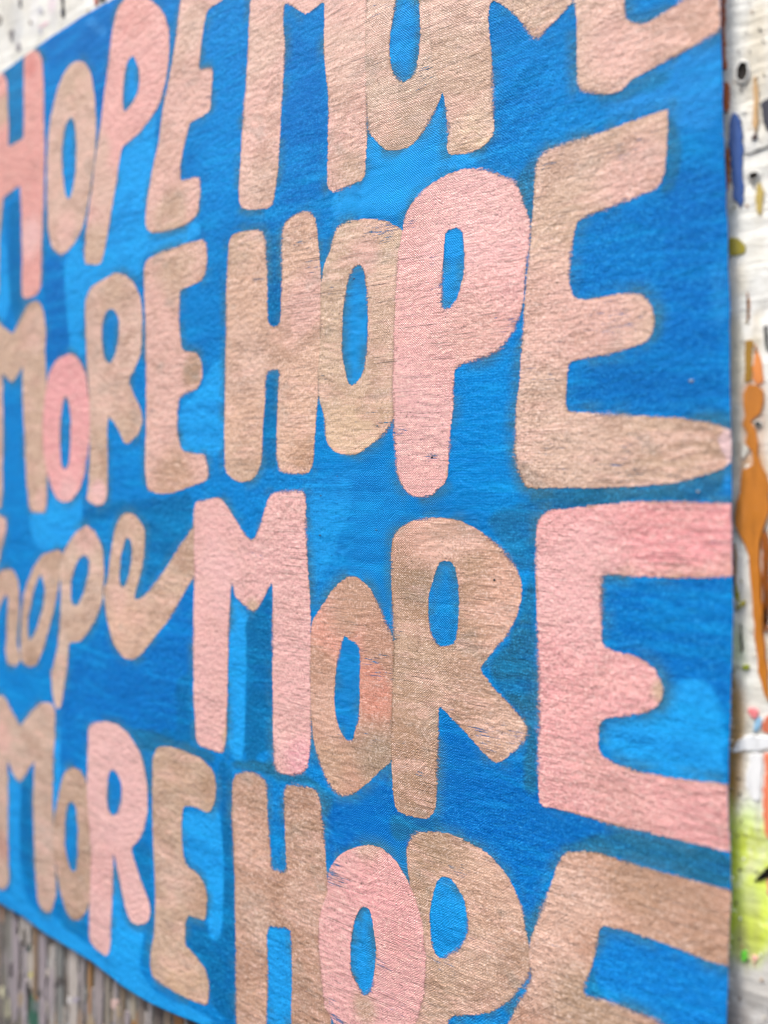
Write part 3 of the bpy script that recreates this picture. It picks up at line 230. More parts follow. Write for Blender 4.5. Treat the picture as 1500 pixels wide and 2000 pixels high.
DRIPS = [
 ('paint_drip',(178,84,22),0.5,None,[(108.2,122.0),(110.3,120.0),(110.4,109.8),(110.3,103.4),(111.0,99.9),(109.1,99.9),(108.2,110.5)]),
 ('paint_drip',(182,88,26),0.5,None,[(108.6,97.5),(111.2,96.8),(111.4,91.0),(111.0,88.9),(108.6,89.8)]),
 ('paint_drip',(24,78,150),0.6,None,[(111.5,89.1),(112.7,89.0),(113.8,87.4),(114.2,84.6),(114.4,79.5),(114.3,73.2),(114.6,70.6),(114.5,66.2),(113.8,64.4),(113.2,65.6),(112.5,67.0),(112.0,66.3),(111.5,69.3),(111.2,76.4),(110.7,81.6),(111.0,86.0)]),
 ('paint_drip',(200,112,30),0.5,None,[(109.8,80.5),(111.0,80.8),(111.4,78.9),(111.4,73.8),(110.9,70.1),(110.1,66.4),(109.7,69.1)]),
 ('paint_splatter',(164,150,24),0.3,None,[(110.1,58.3),(112.9,58.0),(115.0,55.9),(115.2,53.6),(113.6,53.0),(110.3,53.4)]),
 ('paint_drip',(196,122,36),0.5,None,[(115.2,44.3),(115.7,43.2),(116.0,41.4),(115.9,37.7),(115.3,36.0),(114.9,36.8),(114.9,41.6)]),
 ('paint_drip',(160,118,26),0.5,None,[(114.5,32.3),(115.7,32.5),(116.9,32.0),(116.6,28.8),(116.4,21.6),(114.3,21.7),(114.4,27.7)]),
 ('paint_drip',(228,140,68),0.6,None,[(116.9,31.5),(118.2,28.7),(118.9,24.9),(119.1,21.1),(117.7,20.7),(116.1,21.6),(116.4,27.6)]),
 ('paint_drip',(192,118,34),0.9,'long ochre orange drip running down the right strip of wall',[(114.1,21.7),(117.5,21.2),(119.1,20.9),(119.2,17.4),(118.6,14.3),(117.3,13.1),(115.9,12.3),(116.6,11.3),(117.7,8.7),(117.9,5.0),(117.7,2.5),(118.9,0.7),(120.2,-1.2),(120.2,-9.9),(119.5,-13.0),(118.4,-15.0),(117.9,-17.5),(118.2,-23.7),(118.4,-27.4),(118.9,-34.8),(119.2,-42.3),(119.8,-48.4),(120.4,-55.7),(119.0,-56.6),(118.2,-52.4),(117.3,-46.3),(116.6,-38.8),(116.1,-32.6),(116.0,-27.4),(115.4,-25.1),(115.2,-20.8),(114.3,-17.0),(112.9,-15.5),(112.2,-12.7),(112.2,-7.6),(113.6,-5.1),(113.5,-1.3),(113.8,0.3),(115.4,1.0),(116.6,1.9),(116.4,3.5),(115.4,5.5),(114.1,6.8),(113.9,7.8),(115.2,8.8),(114.7,10.3),(113.6,11.1),(113.8,12.4),(114.7,12.6),(114.1,14.4)]),
 ('paint_drip',(205,165,112),0.4,None,[(116.4,96.6),(117.5,96.8),(117.9,92.3),(117.9,86.1),(117.5,82.2),(116.6,82.5),(116.1,86.0),(116.4,90.3)]),
 ('paint_splatter',(40,38,52),0.4,None,[(117.9,89.9),(119.8,90.6),(122.0,90.0),(122.0,82.0),(119.3,82.3),(118.4,85.4)]),
 ('paint_splatter',(70,40,30),0.3,None,[(115.9,81.4),(116.6,82.5),(117.7,82.4),(117.5,81.2),(116.4,80.8)]),
 ('paint_splatter',(190,165,80),0.3,None,[(117.0,69.1),(117.9,71.1),(119.1,68.4),(118.6,62.3),(117.5,61.9),(116.6,65.8)]),
 ('paint_splatter',(30,28,30),0.3,None,[(118.6,35.6),(120.0,35.7),(120.4,28.5),(119.3,28.6),(118.7,31.1)]),
 ('paint_splatter',(232,130,132),1.0,'small round pink blob of paint on the wall',[(115.0,-58.7),(115.9,-57.9),(117.3,-57.9),(118.1,-58.9),(117.7,-59.9),(116.8,-60.7),(115.7,-60.1)]),
 ('paint_drip',(150,195,225),0.4,None,[(116.8,-60.7),(117.9,-59.7),(118.9,-60.0),(118.2,-62.1),(117.7,-63.9),(116.1,-64.2),(116.4,-62.1)]),
 ('paint_splatter',(232,234,234),0.7,None,[(111.0,-70.1),(112.9,-66.5),(115.4,-64.4),(117.5,-64.5),(120.9,-63.6),(120.9,-67.0),(117.5,-68.5),(114.3,-68.9),(112.2,-70.1)]),
 ('paint_drip',(205,112,82),0.5,None,[(118.2,-61.4),(119.5,-59.0),(121.1,-58.7),(121.1,-63.8),(118.2,-63.6)]),
 ('paint_drip',(238,238,236),0.5,None,[(115.7,-69.1),(118.4,-68.5),(118.9,-72.2),(118.6,-77.2),(118.4,-79.8),(117.3,-81.0),(115.9,-79.9),(114.9,-78.1),(114.5,-75.0),(115.2,-72.3)]),
 ('paint_drip',(235,130,95),0.4,None,[(118.6,-68.5),(121.1,-68.0),(121.1,-89.0),(119.2,-89.5),(118.6,-84.7),(118.4,-77.3),(119.1,-73.4)]),
 ('paint_splatter',(25,20,20),0.5,None,[(116.4,-100.8),(117.5,-98.5),(119.1,-96.3),(121.1,-94.4),(121.1,-97.9),(119.3,-99.2),(117.5,-100.2)]),
 ('paint_drip',(235,140,130),0.4,None,[(119.1,-99.0),(121.1,-97.9),(121.1,-103.8),(119.8,-103.3)]),
 ('paint_drip',(110,205,70),0.5,None,[(113.4,-118.9),(115.0,-117.3),(115.4,-119.4),(115.2,-120.5),(113.8,-121.3)]),
 ('paint_splatter',(235,180,165),0.3,None,[(115.9,-118.3),(117.5,-118.2),(117.9,-119.1),(116.8,-119.7),(117.3,-121.3),(116.6,-121.3)]),
 ('paint_splatter',(165,155,20),0.4,None,[(112.2,-34.0),(113.6,-32.4),(115.0,-31.7),(114.7,-33.0),(113.6,-33.9)]),
 ('paint_drip',(60,62,50),0.2,None,[(113.4,-37.7),(113.9,-37.3),(114.1,-41.7),(114.3,-44.2),(113.8,-45.5),(113.5,-44.0),(113.6,-40.5)]),
 ('paint_splatter',(50,45,25),0.3,None,[(112.9,-75.8),(113.6,-75.5),(113.5,-76.1),(112.9,-76.4)]),
 ('paint_splatter',(50,45,25),0.3,None,[(111.0,-79.0),(111.7,-78.6),(111.7,-79.3),(111.0,-79.6)]),
 ('paint_splatter',(50,45,25),0.3,None,[(113.2,-79.5),(114.1,-79.2),(113.8,-79.8),(113.2,-80.0)]),
 ('paint_splatter',(50,45,25),0.3,None,[(113.6,-86.0),(114.2,-85.8),(114.1,-86.4),(113.6,-86.5)]),
 ('paint_splatter',(50,45,25),0.3,None,[(112.8,-89.9),(113.2,-89.6),(113.2,-90.4),(112.9,-90.5)]),
 ('paint_splatter',(50,45,25),0.3,None,[(113.2,-98.3),(114.1,-97.8),(113.9,-98.5),(113.2,-98.7)]),
 ('paint_splatter',(150,160,40),0.3,None,[(113.8,-48.0),(115.4,-47.3),(116.1,-48.2),(115.0,-49.1),(114.1,-49.0)]),
 ('paint_drip',(150,88,24),0.4,None,[(116.4,2.5),(117.5,0.6),(117.9,-5.0),(117.5,-11.2),(116.8,-15.0),(116.4,-10.0),(115.9,-3.8)]),
 ('paint_drip',(214,150,60),0.3,None,[(114.3,-6.6),(115.4,-5.8),(115.9,-10.0),(115.2,-13.8),(114.1,-12.4)]),
 ('paint_splatter',(70,58,30),0.2,None,[(114.7,-2.5),(115.7,-2.0),(116.4,-3.3),(115.7,-4.5),(115.0,-4.0)]),
 ('paint_splatter',(70,58,30),0.2,None,[(115.9,-13.3),(117.0,-12.8),(117.5,-14.2),(116.6,-15.5),(115.7,-15.1)]),
 ('paint_splatter',(226,220,206),0.3,None,[(114.3,7.3),(115.9,6.5),(115.9,5.0),(114.5,2.5),(113.6,3.0),(113.4,5.1)]),
 ('paint_splatter',(222,218,206),0.3,None,[(114.3,1.9),(116.4,1.5),(116.6,0.3),(114.7,-0.3)]),
 ('paint_drip',(160,92,22),0.3,None,[(117.0,-28.8),(117.9,-28.7),(118.4,-38.6),(117.7,-41.2),(117.3,-36.3)]),
 ('paint_drip',(176,120,40),0.3,None,[(112.0,-17.8),(112.7,-17.5),(112.9,-22.8),(112.4,-29.2),(111.8,-28.0)]),
 ('paint_drip',(150,146,24),0.2,None,[(112.2,-27.9),(112.9,-28.5),(113.4,-31.4),(113.8,-34.1),(113.4,-34.9),(112.4,-31.7)]),
 ('paint_splatter',(90,70,50),0.25,None,[(116.9,-70.6),(116.6,-71.0),(116.4,-71.2),(116.1,-70.8),(116.2,-70.5),(116.4,-70.1),(116.6,-70.3)]),
 ('paint_splatter',(110,104,92),0.25,None,[(113.9,-115.3),(113.7,-115.7),(113.5,-116.2),(113.3,-115.7),(113.1,-115.4),(113.5,-115.1),(113.6,-114.8)]),
 ('paint_splatter',(110,104,92),0.25,None,[(117.0,69.7),(116.7,69.3),(116.5,69.4),(116.3,69.6),(116.2,70.0),(116.4,70.2),(116.7,70.3)]),
 ('paint_splatter',(140,136,60),0.25,None,[(115.4,36.3),(115.5,35.8),(115.2,36.0),(115.1,36.2),(115.1,36.5),(115.2,36.7),(115.4,36.7)]),
 ('paint_splatter',(196,186,160),0.25,None,[(112.4,54.3),(112.3,53.8),(112.0,53.7),(111.7,54.1),(111.9,54.7),(112.0,54.8),(112.3,54.9)]),
 ('paint_splatter',(170,120,50),0.25,None,[(114.3,-117.1),(114.2,-117.5),(114.0,-117.6),(113.8,-117.5),(113.9,-117.1),(114.0,-117.1),(114.2,-116.9)]),
 ('paint_splatter',(140,136,60),0.25,None,[(113.3,-48.3),(113.4,-48.4),(113.2,-48.7),(113.1,-48.5),(113.2,-48.3),(113.2,-48.0),(113.3,-48.2)]),
 ('paint_splatter',(196,186,160),0.25,None,[(120.2,-97.2),(119.9,-97.7),(119.7,-98.2),(119.5,-97.8),(119.4,-97.3),(119.6,-96.6),(119.9,-96.9)]),
 ('paint_splatter',(60,56,50),0.25,None,[(115.9,-22.1),(115.7,-22.5),(115.5,-22.5),(115.3,-22.3),(115.4,-21.9),(115.5,-21.9),(115.8,-21.8)]),
 ('paint_splatter',(170,120,50),0.25,None,[(116.4,112.5),(116.3,112.2),(116.1,112.2),(116.0,112.4),(115.8,112.8),(116.1,112.8),(116.4,112.7)]),
 ('paint_splatter',(110,104,92),0.25,None,[(114.4,31.7),(114.4,31.6),(114.2,31.5),(114.1,31.6),(114.1,31.8),(114.2,31.9),(114.3,31.9)]),
 ('paint_splatter',(240,240,236),0.25,None,[(113.6,-135.5),(113.5,-135.8),(113.4,-135.7),(113.3,-135.7),(113.3,-135.6),(113.4,-135.5),(113.5,-135.5)]),
 ('paint_splatter',(240,240,236),0.25,None,[(115.3,20.0),(115.3,19.8),(115.1,19.5),(114.8,19.9),(114.9,20.4),(115.1,20.4),(115.3,20.4)]),
 ('paint_splatter',(110,104,92),0.25,None,[(119.5,41.4),(119.5,41.2),(119.3,41.1),(119.1,41.3),(119.1,41.6),(119.3,41.9),(119.4,41.6)]),
 ('paint_splatter',(140,136,60),0.25,None,[(116.2,-38.9),(116.1,-39.2),(116.0,-39.2),(115.9,-39.1),(115.8,-38.9),(116.0,-38.7),(116.1,-38.8)]),
 ('paint_splatter',(170,120,50),0.25,None,[(111.3,-123.5),(111.3,-123.9),(111.2,-123.7),(111.1,-123.7),(111.0,-123.5),(111.2,-123.3),(111.3,-123.3)]),
 ('paint_splatter',(196,186,160),0.25,None,[(118.6,-65.1),(118.5,-65.4),(118.4,-65.3),(118.2,-65.3),(118.3,-65.1),(118.4,-64.9),(118.5,-65.0)]),
 ('paint_splatter',(170,120,50),0.25,None,[(117.7,-32.7),(117.6,-32.8),(117.5,-32.8),(117.4,-32.8),(117.4,-32.6),(117.5,-32.4),(117.7,-32.5)]),
 ('paint_splatter',(196,186,160),0.25,None,[(117.5,-64.9),(117.3,-65.4),(117.0,-65.4),(116.6,-65.4),(116.8,-64.8),(116.9,-64.5),(117.2,-64.7)]),
 ('paint_splatter',(110,104,92),0.25,None,[(116.3,-88.3),(116.2,-88.5),(116.2,-88.5),(116.1,-88.4),(116.1,-88.3),(116.2,-88.1),(116.3,-88.2)]),
 ('paint_splatter',(196,186,160),0.25,None,[(119.1,-132.9),(119.0,-133.1),(118.8,-133.2),(118.7,-133.2),(118.7,-132.9),(118.8,-132.4),(119.1,-132.6)]),
 ('paint_splatter',(196,186,160),0.25,None,[(115.1,36.6),(115.1,36.4),(114.8,36.2),(114.6,36.5),(114.5,36.9),(114.8,36.9),(115.0,37.1)]),
 ('paint_splatter',(90,70,50),0.25,None,[(113.8,-130.2),(113.7,-130.7),(113.5,-130.6),(113.2,-130.5),(113.3,-130.1),(113.5,-129.6),(113.7,-129.9)]),
 ('paint_splatter',(60,56,50),0.25,None,[(118.4,107.3),(118.2,106.9),(117.9,107.2),(117.6,107.4),(117.8,107.8),(118.0,108.1),(118.2,107.9)]),
 ('paint_splatter',(140,136,60),0.25,None,[(117.5,-84.0),(117.4,-84.2),(117.2,-84.4),(117.0,-84.3),(117.0,-84.0),(117.2,-83.9),(117.3,-83.9)]),
 ('paint_splatter',(60,56,50),0.25,None,[(119.1,-5.2),(119.1,-5.8),(118.7,-5.7),(118.6,-5.5),(118.6,-4.9),(118.7,-4.8),(119.0,-5.0)]),
 ('paint_splatter',(60,56,50),0.25,None,[(118.5,-72.4),(118.4,-72.7),(118.1,-73.0),(117.9,-72.7),(117.8,-72.4),(118.1,-72.1),(118.4,-71.9)]),
 ('paint_splatter',(110,104,92),0.25,None,[(112.6,65.7),(112.6,65.5),(112.4,65.6),(112.4,65.7),(112.3,65.8),(112.4,65.8),(112.5,65.8)]),
 ('paint_splatter',(196,186,160),0.25,None,[(116.5,-66.8),(116.5,-66.9),(116.3,-67.2),(116.2,-66.9),(116.3,-66.8),(116.3,-66.5),(116.5,-66.7)]),
 ('paint_splatter',(60,56,50),0.25,None,[(113.3,103.6),(113.3,103.3),(113.1,103.2),(113.0,103.6),(113.0,103.8),(113.1,104.2),(113.4,103.8)]),
 ('paint_splatter',(140,136,60),0.25,None,[(119.7,74.0),(119.7,73.9),(119.6,73.9),(119.5,73.9),(119.5,74.1),(119.6,74.3),(119.7,74.1)]),
 ('paint_splatter',(90,70,50),0.25,None,[(114.1,94.0),(114.0,93.7),(113.7,93.5),(113.4,94.0),(113.6,94.4),(113.7,94.7),(114.0,94.6)]),
 ('paint_splatter',(196,186,160),0.25,None,[(119.1,96.5),(119.0,96.1),(118.7,96.1),(118.5,96.4),(118.5,97.0),(118.7,97.2),(118.9,97.1)]),
 ('paint_splatter',(110,104,92),0.25,None,[(114.5,83.2),(114.5,83.1),(114.4,83.0),(114.3,83.1),(114.3,83.3),(114.4,83.3),(114.5,83.2)]),
 ('paint_splatter',(170,120,50),0.25,None,[(115.8,84.1),(115.8,83.8),(115.7,83.9),(115.6,84.0),(115.5,84.3),(115.6,84.3),(115.8,84.4)]),
 ('paint_splatter',(90,70,50),0.25,None,[(115.4,6.5),(115.2,6.2),(115.1,6.3),(114.8,6.3),(114.9,6.6),(115.0,6.8),(115.3,6.7)]),
 ('paint_splatter',(170,120,50),0.25,None,[(115.5,65.0),(115.4,64.8),(115.1,64.8),(114.7,64.9),(114.7,65.4),(115.1,65.4),(115.4,65.5)]),
 ('paint_splatter',(140,136,60),0.25,None,[(111.5,73.9),(111.5,73.7),(111.3,73.7),(111.2,73.9),(111.3,74.1),(111.3,74.2),(111.4,74.1)]),
 ('paint_splatter',(240,240,236),0.25,None,[(111.5,-55.5),(111.4,-55.8),(111.1,-56.1),(110.9,-55.8),(110.9,-55.3),(111.1,-55.2),(111.4,-55.1)]),
 ('paint_splatter',(60,56,50),0.25,None,[(115.8,44.2),(115.7,43.9),(115.6,43.9),(115.6,44.1),(115.5,44.2),(115.6,44.5),(115.7,44.3)]),
 ('paint_splatter',(240,240,236),0.25,None,[(118.2,-117.7),(118.3,-118.0),(118.0,-118.3),(117.8,-118.0),(117.8,-117.8),(118.0,-117.3),(118.3,-117.4)]),
 ('paint_splatter',(240,240,236),0.25,None,[(114.8,88.5),(114.6,88.3),(114.4,88.0),(114.1,88.5),(114.1,88.8),(114.4,88.9),(114.7,88.9)]),
 ('paint_splatter',(196,186,160),0.25,None,[(116.8,-45.1),(116.7,-45.5),(116.5,-45.4),(116.3,-45.4),(116.4,-45.0),(116.5,-44.7),(116.7,-44.9)]),
 ('paint_splatter',(140,136,60),0.25,None,[(112.9,-34.1),(113.0,-34.3),(112.6,-34.3),(112.5,-34.3),(112.5,-33.8),(112.6,-33.6),(112.9,-33.6)]),
 ('paint_splatter',(170,120,50),0.25,None,[(111.1,-54.1),(111.1,-54.3),(111.0,-54.4),(110.9,-54.2),(110.9,-54.0),(111.0,-53.8),(111.1,-54.0)]),
 ('paint_splatter',(196,186,160),0.25,None,[(111.9,64.4),(111.7,64.3),(111.5,64.2),(111.5,64.3),(111.3,64.6),(111.6,64.8),(111.7,64.8)]),
 ('paint_splatter',(60,56,50),0.25,None,[(115.6,-120.1),(115.5,-120.5),(115.3,-120.6),(115.1,-120.4),(115.0,-120.0),(115.3,-119.8),(115.5,-119.6)]),
 ('paint_splatter',(110,104,92),0.25,None,[(115.8,102.9),(115.7,102.5),(115.6,102.7),(115.5,102.8),(115.4,103.1),(115.6,103.2),(115.7,103.3)]),
 ('paint_splatter',(240,240,236),0.25,None,[(112.4,-89.0),(112.3,-89.1),(112.3,-89.3),(112.2,-89.1),(112.2,-89.0),(112.2,-88.8),(112.3,-88.9)]),
 ('paint_splatter',(240,240,236),0.25,None,[(114.8,-80.2),(114.7,-80.6),(114.5,-80.6),(114.3,-80.6),(114.2,-80.2),(114.4,-80.2),(114.7,-80.1)]),
 ('paint_splatter',(90,70,50),0.25,None,[(114.2,39.6),(114.1,39.5),(114.0,39.4),(113.9,39.5),(113.9,39.7),(114.0,39.8),(114.1,39.9)]),
 ('paint_splatter',(90,70,50),0.25,None,[(118.9,65.6),(118.8,65.5),(118.8,65.5),(118.7,65.6),(118.7,65.7),(118.8,65.8),(118.8,65.7)]),
 ('paint_splatter',(240,240,236),0.25,None,[(113.8,-110.2),(113.9,-110.6),(113.6,-110.9),(113.3,-110.8),(113.4,-110.1),(113.6,-109.8),(113.9,-110.0)]),
 ('paint_splatter',(90,70,50),0.25,None,[(115.4,-61.8),(115.4,-61.9),(115.3,-62.1),(115.2,-61.9),(115.1,-61.8),(115.3,-61.7),(115.3,-61.7)]),
 ('paint_splatter',(240,240,236),0.25,None,[(119.2,-27.0),(119.1,-27.2),(118.9,-27.4),(118.9,-27.2),(118.8,-26.9),(118.9,-26.7),(119.0,-26.8)]),
 ('paint_splatter',(196,186,160),0.25,None,[(118.4,80.3),(118.4,80.1),(118.2,80.1),(118.1,80.2),(118.1,80.5),(118.3,80.5),(118.4,80.4)]),
 ('paint_splatter',(90,70,50),0.25,None,[(111.4,52.9),(111.4,52.7),(111.2,52.7),(111.1,52.8),(111.1,53.0),(111.2,53.0),(111.4,53.0)]),
 ('paint_splatter',(60,56,50),0.25,None,[(118.9,104.6),(118.8,104.3),(118.6,104.2),(118.4,104.5),(118.4,104.8),(118.6,105.0),(118.8,104.9)]),
 ('paint_splatter',(170,120,50),0.25,None,[(118.6,-123.7),(118.5,-124.0),(118.3,-124.3),(118.1,-124.1),(118.1,-123.7),(118.3,-123.4),(118.6,-123.4)]),
 ('paint_splatter',(196,186,160),0.25,None,[(111.9,27.3),(111.9,27.2),(111.8,27.1),(111.7,27.2),(111.7,27.3),(111.8,27.5),(111.9,27.5)]),
 ('paint_splatter',(240,240,236),0.25,None,[(113.1,55.8),(113.0,55.7),(112.9,55.6),(112.8,55.7),(112.8,55.9),(112.9,55.9),(113.1,55.9)]),
 ('paint_splatter',(240,240,236),0.25,None,[(112.2,-43.7),(112.2,-44.0),(111.9,-44.4),(111.7,-44.1),(111.5,-43.6),(111.9,-43.3),(112.2,-43.3)]),
 ('paint_splatter',(60,56,50),0.25,None,[(111.8,99.4),(111.7,99.4),(111.6,99.4),(111.5,99.4),(111.5,99.5),(111.6,99.7),(111.7,99.6)]),
 ('paint_splatter',(240,240,236),0.25,None,[(112.0,-78.4),(112.0,-78.6),(111.9,-78.6),(111.8,-78.6),(111.9,-78.3),(111.9,-78.3),(112.0,-78.3)]),
 ('paint_splatter',(60,56,50),0.25,None,[(112.9,-106.8),(113.0,-107.1),(112.7,-107.5),(112.4,-107.1),(112.5,-106.7),(112.7,-106.4),(113.0,-106.4)]),
 ('paint_splatter',(140,136,60),0.25,None,[(112.6,65.3),(112.4,65.0),(112.1,64.8),(112.0,65.2),(111.9,65.7),(112.2,65.7),(112.5,65.7)]),
 ('paint_splatter',(110,104,92),0.25,None,[(117.5,-20.6),(117.3,-21.0),(117.1,-21.2),(116.8,-20.8),(117.0,-20.4),(117.1,-20.3),(117.3,-20.2)]),
 ('paint_splatter',(140,136,60),0.25,None,[(112.3,-49.5),(112.3,-50.1),(112.1,-49.9),(111.8,-49.8),(111.9,-49.3),(112.1,-49.2),(112.4,-49.0)]),
 ('paint_splatter',(240,240,236),0.25,None,[(111.5,-29.7),(111.4,-29.9),(111.1,-30.2),(111.0,-29.9),(110.8,-29.5),(111.1,-29.2),(111.3,-29.5)]),
 ('paint_splatter',(60,56,50),0.25,None,[(116.8,57.8),(116.8,57.5),(116.7,57.6),(116.6,57.8),(116.5,58.0),(116.7,58.2),(116.8,58.2)]),
 ('paint_splatter',(196,186,160),0.25,None,[(115.8,114.9),(115.8,114.6),(115.7,114.5),(115.5,114.8),(115.6,115.2),(115.6,115.3),(115.9,115.2)]),
 ('paint_splatter',(60,56,50),0.25,None,[(117.6,-97.7),(117.5,-98.2),(117.2,-98.1),(117.1,-98.1),(117.1,-97.7),(117.3,-97.6),(117.4,-97.3)]),
 ('paint_splatter',(196,186,160),0.25,None,[(114.6,-78.6),(114.6,-78.8),(114.5,-78.8),(114.4,-78.8),(114.3,-78.5),(114.5,-78.4),(114.6,-78.4)]),
 ('paint_splatter',(140,136,60),0.25,None,[(118.3,10.9),(118.2,10.5),(117.9,10.5),(117.7,10.7),(117.8,11.2),(117.9,11.2),(118.2,11.4)]),
 ('paint_splatter',(110,104,92),0.25,None,[(115.0,-89.5),(115.0,-89.7),(114.8,-90.0),(114.5,-89.9),(114.6,-89.3),(114.8,-89.3),(114.9,-89.3)]),
 ('paint_splatter',(90,70,50),0.25,None,[(116.6,-74.4),(116.4,-74.9),(116.3,-74.8),(116.1,-74.8),(116.2,-74.4),(116.3,-74.1),(116.5,-74.2)]),
 ('paint_splatter',(60,56,50),0.25,None,[(112.0,-49.5),(111.9,-49.9),(111.7,-49.8),(111.6,-49.7),(111.6,-49.5),(111.7,-49.1),(111.9,-49.4)]),
 ('paint_splatter',(110,104,92),0.25,None,[(115.8,-2.4),(115.7,-2.8),(115.5,-2.9),(115.3,-2.6),(115.4,-2.3),(115.5,-2.2),(115.7,-2.1)]),
 ('paint_splatter',(60,56,50),0.25,None,[(119.8,-102.0),(119.8,-102.2),(119.6,-102.3),(119.4,-102.2),(119.5,-102.0),(119.6,-101.6),(119.8,-101.8)]),
 ('paint_splatter',(196,186,160),0.25,None,[(115.7,-96.9),(115.7,-97.4),(115.5,-97.2),(115.3,-97.1),(115.2,-96.9),(115.4,-96.8),(115.6,-96.8)]),
 ('paint_splatter',(140,136,60),0.25,None,[(114.1,-27.2),(113.8,-27.6),(113.7,-27.7),(113.6,-27.4),(113.6,-27.1),(113.7,-26.8),(113.9,-26.8)]),
 ('paint_splatter',(196,186,160),0.25,None,[(116.7,-97.1),(116.5,-97.3),(116.5,-97.5),(116.4,-97.3),(116.4,-97.1),(116.4,-97.0),(116.5,-96.9)]),
 ('paint_splatter',(196,186,160),0.25,None,[(115.9,25.8),(115.9,25.7),(115.8,25.5),(115.7,25.7),(115.7,25.9),(115.8,26.0),(115.9,26.0)]),
 ('paint_splatter',(240,240,236),0.25,None,[(117.0,108.6),(117.0,108.5),(116.9,108.5),(116.8,108.6),(116.8,108.7),(116.9,108.9),(117.0,108.7)]),
 ('paint_splatter',(110,104,92),0.25,None,[(115.1,107.6),(115.1,107.4),(115.0,107.4),(114.9,107.6),(114.9,107.8),(115.0,107.8),(115.2,107.7)]),
 ('paint_splatter',(90,70,50),0.25,None,[(114.7,55.2),(114.8,54.6),(114.4,54.5),(114.0,55.0),(114.2,55.5),(114.4,55.5),(114.7,55.6)]),
 ('paint_splatter',(170,120,50),0.25,None,[(112.2,96.3),(112.1,96.1),(112.1,96.0),(111.9,96.3),(112.0,96.5),(112.0,96.7),(112.2,96.6)]),
 ('paint_splatter',(240,240,236),0.25,None,[(116.5,65.5),(116.4,65.0),(116.2,65.2),(115.9,65.5),(115.8,65.8),(116.2,66.2),(116.5,65.9)]),
 ('paint_splatter',(60,56,50),0.25,None,[(119.0,-42.1),(118.9,-42.5),(118.6,-42.6),(118.4,-42.4),(118.3,-42.1),(118.6,-41.8),(118.8,-41.7)]),
 ('paint_splatter',(240,240,236),0.25,None,[(114.8,-95.3),(114.6,-95.8),(114.3,-95.7),(114.0,-95.6),(114.1,-95.3),(114.3,-95.0),(114.5,-95.0)]),
 ('paint_splatter',(206,206,212),0.2,None,[(-184.8,214.6),(-184.7,212.3),(-187.4,212.9),(-189.6,214.8),(-188.5,217.3),(-187.4,217.5),(-184.9,216.2)]),
 ('paint_splatter',(206,206,212),0.2,None,[(-184.9,205.0),(-185.9,202.3),(-187.1,204.4),(-188.2,204.3),(-189.0,207.8),(-187.3,207.1),(-185.6,207.2)]),
 ('paint_splatter',(196,186,166),0.2,None,[(-149.1,201.8),(-150.0,200.2),(-150.9,200.8),(-152.1,201.7),(-151.4,203.4),(-150.9,204.9),(-150.2,203.6)]),
 ('paint_splatter',(206,206,212),0.2,None,[(-168.7,207.9),(-169.6,206.7),(-171.0,207.5),(-171.8,208.1),(-171.6,210.1),(-171.0,210.4),(-169.8,210.1)]),
 ('paint_splatter',(150,146,150),0.2,None,[(-204.2,203.7),(-204.0,201.4),(-206.6,202.0),(-208.1,203.8),(-207.1,205.4),(-206.2,207.0),(-204.1,205.0)]),
 ('paint_drip',(168,92,26),0.4,None,[(118.4,-15.0),(119.5,-13.7),(120.2,-17.4),(120.2,-32.2),(119.5,-39.7),(118.6,-32.4),(118.3,-22.4)]),
 ('paint_drip',(32,32,36),0.4,None,[(-171.1,217.0),(-168.4,216.1),(-168.0,210.1),(-167.2,207.5),(-167.6,205.3),(-169.9,205.4),(-171.1,208.2),(-170.3,211.6)]),
 ('paint_drip',(60,55,60),0.3,None,[(-205.0,227.6),(-203.2,227.0),(-203.2,222.3),(-204.5,222.0),(-205.4,224.6)]),
 ('paint_splatter',(150,140,130),0.3,None,[(-224.9,226.2),(-220.3,223.6),(-220.7,220.2),(-224.0,219.8)]),
 ('paint_splatter',(120,115,118),0.2,None,[(-214.3,213.6),(-212.1,213.9),(-209.8,214.7),(-209.8,211.7),(-211.2,210.6),(-210.3,207.9),(-212.1,207.9),(-213.0,210.2)]),
 ('paint_splatter',(165,155,140),0.2,None,[(-197.1,213.9),(-194.6,213.6),(-194.1,211.0),(-196.3,211.2)]),
 ('paint_splatter',(175,170,160),0.2,None,[(-186.6,214.8),(-184.1,214.4),(-183.7,212.4),(-185.7,212.8)]),
 ('paint_splatter',(240,190,205),0.2,None,[(-190.3,208.8),(-185.3,208.1),(-182.0,209.0),(-179.6,207.2),(-183.7,206.6),(-187.8,207.0)]),
 ('paint_drip',(180,90,70),0.3,None,[(-146.4,209.3),(-142.8,208.0),(-143.5,203.4),(-145.0,202.5),(-146.4,204.8)]),
 ('paint_splatter',(45,40,40),0.3,None,[(-142.8,208.0),(-136.4,205.8),(-138.8,202.7),(-142.4,203.4)]),
 ('paint_drip',(117,115,106),0.7,None,[(-218.2,-207.6),(-218.6,-222.5),(-217.6,-236.9),(-218.3,-252.0),(-217.7,-266.5),(-218.2,-281.4),(-217.4,-295.9),(-216.5,-296.5),(-215.7,-281.4),(-214.8,-266.3),(-214.7,-251.6),(-214.8,-236.9),(-214.8,-222.2),(-214.7,-207.5)]),
 ('paint_drip',(132,131,121),0.7,None,[(-214.7,-210.3),(-214.0,-215.0),(-213.9,-219.8),(-214.6,-225.0),(-213.7,-229.6),(-213.8,-234.5),(-212.6,-239.0),(-211.6,-239.7),(-211.1,-234.7),(-210.6,-229.6),(-210.5,-224.7),(-210.5,-219.8),(-210.3,-214.9),(-210.7,-210.1)]),
